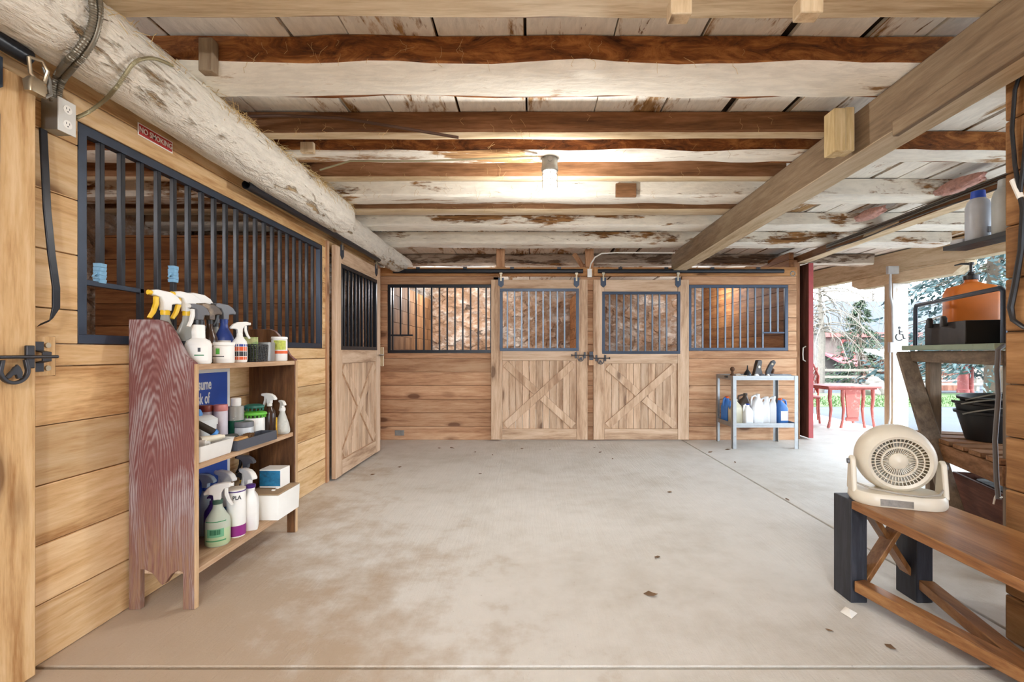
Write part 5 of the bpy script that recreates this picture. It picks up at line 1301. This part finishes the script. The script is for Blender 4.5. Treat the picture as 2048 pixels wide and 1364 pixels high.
m = MB(); m.add([(-.3,-2.2,1.55),(2.6,-2.2,1.0),(2.6,-.02,1.55),(-.3,-.02,2.25),(-.3,-2.2,1.43),(2.6,-2.2,.88),(2.6,-.02,1.43),(-.3,-.02,2.13)], [(0,1,2,3),(7,6,5,4),(0,4,5,1),(1,5,6,2),(3,2,6,7),(0,3,7,4)]); obj('porch_roof', m, plain('porch_red','#a8575c',.7,0,.15), hs_)
for x, h in ((1.95,1.0),(3.5,.9)):
    m = MB(); m.box(x-.07,x+.07,-2.05,-1.91,0,h); obj('porch_post', m, ORED, hs_)
m = MB(); m.box(.8,1.6,-.06,-.015,0,1.1); obj('dark_doorway', m, plain('dark_window','',0), hs_)
# trees
def conifer(lab, loc, hgt, rad, n, leafmat, seed, z0=.06, droop=.35):
    r = random.Random(seed); t = thing('spruce_tree', lab, 'tree', loc)
    m = MB(); m.cyl((0,0,0),(0,0,hgt*.97), hgt*.018 + .05, .02, 10); obj('trunk', m, plain('conifer_bark','#6a5a4c',.9,0,.3), t)
    m = MB(); b_ = MB()
    for i in range(n):
        f = r.random()**1.25; z = hgt*(z0 + (1-z0)*f); R_ = rad*(1-f)**.8*r.uniform(.65,1.0) + .1; a = r.uniform(0, 2*PI)
        tip = Vector((math.cos(a)*R_, math.sin(a)*R_, z - droop*R_)); base_ = Vector((0,0,z))
        if i % 3 == 0: b_.tube([base_, base_.lerp(tip,.6) + Vector((0,0,.04)), tip], [.025,.015,.004], 4)
        for q in range(26):
            s = r.uniform(.22,1)**.8; p = base_.lerp(tip, s) + Vector((r.gauss(0,.10),r.gauss(0,.10),r.gauss(0,.05)))*(.4 + R_*.25)
            L = r.uniform(.10,.24)*(.6 + rad*.12); d = Vector((math.cos(a)+r.gauss(0,.7), math.sin(a)+r.gauss(0,.7), -.5 + r.gauss(0,.3))).normalized()
            w_ = d.orthogonal().normalized(); w_.rotate(Matrix.Rotation(r.uniform(0,6.28),3,d)); w_ *= L*.22
            m.add([p - w_, p + d*L, p + w_, p - d*L*.3], [(0,1,2,3)])
    obj('branches', b_, plain('conifer_bark','',0), t)
    obj('foliage', m, leafmat, t); return t
NEED = plain('spruce_needles','#46563f',.8,0,.4,2); NEEDB = plain('blue_spruce_needles','#4f6262',.8,0,.35,2)
conifer('bushy spruce before the stone house, seen through the barn opening', (15.3, 21.5, gz(21.5)), 4.2, 1.7, 150, NEED, 4)
conifer('tall blue-green conifer right of the white post behind the orange jug', (15.2, 15.2, gz(15.2)), 11.5, 4.0, 520, NEEDB, 8, .12)
conifer('conifer farther back with low boughs over the red swing posts', (23.2, 22.0, gz(22)), 9.0, 4.2, 330, NEED, 12, .18)
def bare_tree(lab, loc, hgt, n, seed, weep, spread):
    r = random.Random(seed); t = thing('bare_tree', lab, 'tree', loc); m = MB()
    m.tube([(0,0,0),(.1,0,hgt*.4),(.05,.1,hgt*.75)], [.16,.11,.05], 8); obj('trunk', m, plain('grey_bark','#8c8176',.9,0,.25), t)
    m = MB()
    for i in range(n):
        a = r.uniform(0, 2*PI); z = hgt*r.uniform(.4,.78); L = spread*r.uniform(.5,1)
        p = Vector((.05,0,z)); pts = [p]
        for q in range(6):
            f = (q+1)/6
            p = p + Vector((math.cos(a)*L/6, math.sin(a)*L/6, (.35 - f*weep)*L/5)) + Vector((r.gauss(0,.05),r.gauss(0,.05),r.gauss(0,.05))); pts.append(p)
            if q > 1:
                e = p + Vector((r.gauss(0,.3), r.gauss(0,.3), -weep*.6 + r.gauss(0,.3)))*.6; m.tube([p, p.lerp(e,.5) + Vector((0,0,.05)), e], [.008,.006,.003], 4)
        m.tube(pts, [.03,.024,.018,.014,.011,.008,.005], 5)
    obj('bare_twigs', m, plain('pale_twig','#877c70',.85,0,.25), t); return t
bare_tree('leafless weeping tree just right of the red barn door', (10.6, 17.0, gz(17)), 5.2, 60, 3, 1.5, 2.4)
bare_tree('tall leafless tree on the skyline behind the house roof', (34.0, 46.0, -1), 11.0, 60, 6, .1, 4.2)
# rocks
bmr = None
rr2 = random.Random(9)
for i, (u, v, s) in enumerate(((1742,790,.26),(1756,778,.32),(1768,792,.25),(1749,765,.22),(1826,792,.28),(1838,778,.33),(1848,792,.25),(1832,764,.22))):
    Y = 13.6 + (i % 4)*.18; m = MB(); bm = bmesh.new(); bmesh.ops.create_icosphere(bm, subdivisions=3, radius=s)
    vs = [v_.co*(1 + .35*noise.noise(v_.co*2.2/s*.6 + Vector((i*5,0,0)))) for v_ in bm.verts]
    m.add([(p.x, p.y*.8, p.z*.75) for p in vs], [[q.index for q in f.verts] for f in bm.faces], 0, False); bm.free()
    p = PY(u, v, Y)
    up_ = i in (3, 7); 
    single('boulder', m, plain('grey_boulder','#7d756d',.9,0,.35,4,bump=.5), ('pale grey boulder in the rock heap left of the white post' if i < 4 else 'pale grey boulder in the rock heap right of the white post'), 'boulder', (p.x, p.y, gz(Y) + s*.45 + (.3 if up_ else 0)), group='boulders left of the white post' if i < 4 else 'boulders right of the white post')
# swing posts, bench and fence far right
for u, lab in ((1926, 'thick red wooden post on the lawn, seen under the rack top'), (1942, 'slim red wooden post on the lawn right of the thick one')):
    Y = 17.0; x = (u - U0)/F*Y; r = .16 if u == 1926 else .08
    m = MB(); m.cyl((0,0,0),(0,0,1.45 if u == 1926 else 1.9), r, r*.95, 14); m.lathe([(r*1.15,0),(r*1.15,.12),(r,.14)], 14); single('garden_post', m, ORED, lab, 'post', (x, Y, gz(Y)), bevel=0)
lb = thing('garden_bench', 'low white bench on the lawn left of the red posts', 'bench', (15.9, 17.6, gz(17.6)))
m = MB(); m.box(-.75,.75,-.22,.22,.40,.46); obj('seat', m, LBL, lb)
for x in (-.6,.6):
    m = MB(); m.box(x-.05,x+.05,-.2,.2,0,.40); obj('leg', m, LBL, lb)
fn = thing('rail_fence', 'grey wooden rail fence crossing behind the lawn at far right', 'fence', (12.0, 19.3, gz(19.3)))
for k in range(8):
    m = MB(); m.box(k*2.2-.06,k*2.2+.06,-.06,.06,0,.95); obj('post', m, plain('grey_fence','#a49a8e',.85,0,.2), fn)
for z in (.3,.6,.88):
    m = MB(); m.box(-.1,15.5,-.09,-.061,z-.05,z+.05); obj('rail', m, plain('grey_fence','',0), fn)
sh = thing('shed', 'small reddish wooden shed right of the white post, behind the rocks', 'shed', (17.6, 20.5, gz(20.5)))
m = MB(); m.box(-1.6,1.3,0,2,0,1.35); obj('walls', m, wood('shed_boards','z','#a87a66','#8c5e4d','#6a4437',0), sh)
m = MB(); m.add([(-1.8,-.3,1.3),(1.5,-.3,1.3),(1.5,2.3,1.75),(-1.8,2.3,1.75),(-1.8,-.3,1.4),(1.5,-.3,1.4),(1.5,2.3,1.85),(-1.8,2.3,1.85)], [(3,2,1,0),(4,5,6,7),(0,1,5,4),(1,2,6,5),(2,3,7,6),(3,0,4,7)]); obj('roof', m, LBL, sh)
# ================================================================ LIGHT AND CAMERA
GLASS_ON = plain('lit_jar_glass', '#fffaf0', .4, 0, .02, emit=3.5)
LAMPG = plain('cast_lamp_metal', '#8f8d86', .5, .5, .15)
def jar_lamp(lab, loc, grp):
    root = thing('caged_lamp', lab, 'lamp', loc, 0, grp)
    m = MB(); m.lathe([(.0,.0),(.05,.0),(.052,-.01),(.052,-.062),(.056,-.066),(.056,-.088),(.05,-.094)], 24)
    m.cyl((0,-.05,-.03), (0,-.058,-.03), .016, n=14)
    obj('lamp_base', m, LAMPG, root)
    m = MB(); m.lathe([(.042,-.09),(.044,-.12),(.043,-.20),(.034,-.232),(.018,-.248),(.0005,-.252)], 24); obj('glass_jar', m, GLASS_ON, root)
    m = MB()
    for z, r in ((-.115,.0485),(-.158,.0485),(-.2,.047)): m.ring(r, .0022, z, 24, 6)
    for k in range(4):
        a = k*PI/2 + PI/2; c, s = math.cos(a), math.sin(a)
        m.tube([(r*c, r*s, z) for r, z in ((.049,-.09),(.049,-.2),(.040,-.236),(.02,-.256),(.0,-.26))], .0024, 6)
    obj('wire_cage', m, LAMPG, root)
    return root
lamp = jar_lamp('lit caged jar lamp hanging under the bark-edged log joist', (.125, 3.085, 2.492 - .03), 'caged jar lamps')
def bulb(name, loc, watts, col=(1, .97, .92), r=.05):
    l = bpy.data.lights.new(name, 'POINT'); l.energy = watts; l.color = col; l.shadow_soft_size = r
    o = bpy.data.objects.new(name, l); COL.objects.link(o); o.location = loc; return o
bulb('aisle_lamp_light', (.125, 3.085, 2.13), 26)
dup(lamp, (.1, -1.2, 2.592), 0, 'added unseen caged lamp on the ceiling behind the camera, for fill light')
bulb('near_aisle_fill_light', (.1, -1.2, 2.22), 70)  # lamp and light added behind the camera to brighten the aisle

for x_, y_, z_, wt_, lab_ in ((-1.3, 8.2, 2.20, 44, 'added unseen fill lamp on the ceiling inside the left back stall'), (3.0, 8.1, 2.20, 24, 'added unseen fill lamp on the ceiling inside the right back stall'), (-3.0, 1.4, 2.15, 22, 'added unseen fill lamp on the ceiling inside the stall behind the long grille')):
    dup(lamp, (x_, y_, 2.592), 0, lab_)
    bulb('stall_fill_light', (x_, y_, z_), wt_, (1, 1, 1))  # unseen lamps added in the stalls to brighten them
w = bpy.data.worlds.new('sky'); sc.world = w; w.use_nodes = True
bg = w.node_tree.nodes['Background']; bg.inputs[0].default_value = (.78, .89, 1.0, 1); bg.inputs[1].default_value = 5.5
sl = bpy.data.lights.new('sun', 'SUN'); sl.energy = 5.0; sl.angle = math.radians(.6); sl.color = (1, .95, .90)
so = bpy.data.objects.new('sun', sl); COL.objects.link(so)
d = Vector((-.72, .42, -1.05)).normalized()          # light travels from the yard side into the aisle mouth
so.rotation_euler = d.to_track_quat('-Z', 'Y').to_euler()
cam = bpy.data.cameras.new('camera'); co = bpy.data.objects.new('camera', cam); COL.objects.link(co)
co.location = (0, 0, H); co.rotation_euler = (PI/2, 0, 0)
cam.sensor_width = 36; cam.lens = F/2048*36; cam.sensor_fit = 'HORIZONTAL'
cam.shift_x = -(U0 - 1024)/2048; cam.shift_y = (V0 - 682)/2048
cam.clip_start = .05; cam.clip_end = 400
sc.camera = co
sc.view_settings.view_transform = 'Standard'; sc.view_settings.look = 'None'; sc.view_settings.gamma = 1
sc.view_settings.use_curve_mapping = False
sc.view_settings.exposure = .76
sc.cycles.diffuse_bounces = 6; sc.cycles.max_bounces = 12
sc.cycles.caustics_reflective = False; sc.cycles.caustics_refractive = False
sc.cycles.sample_clamp_indirect = 8
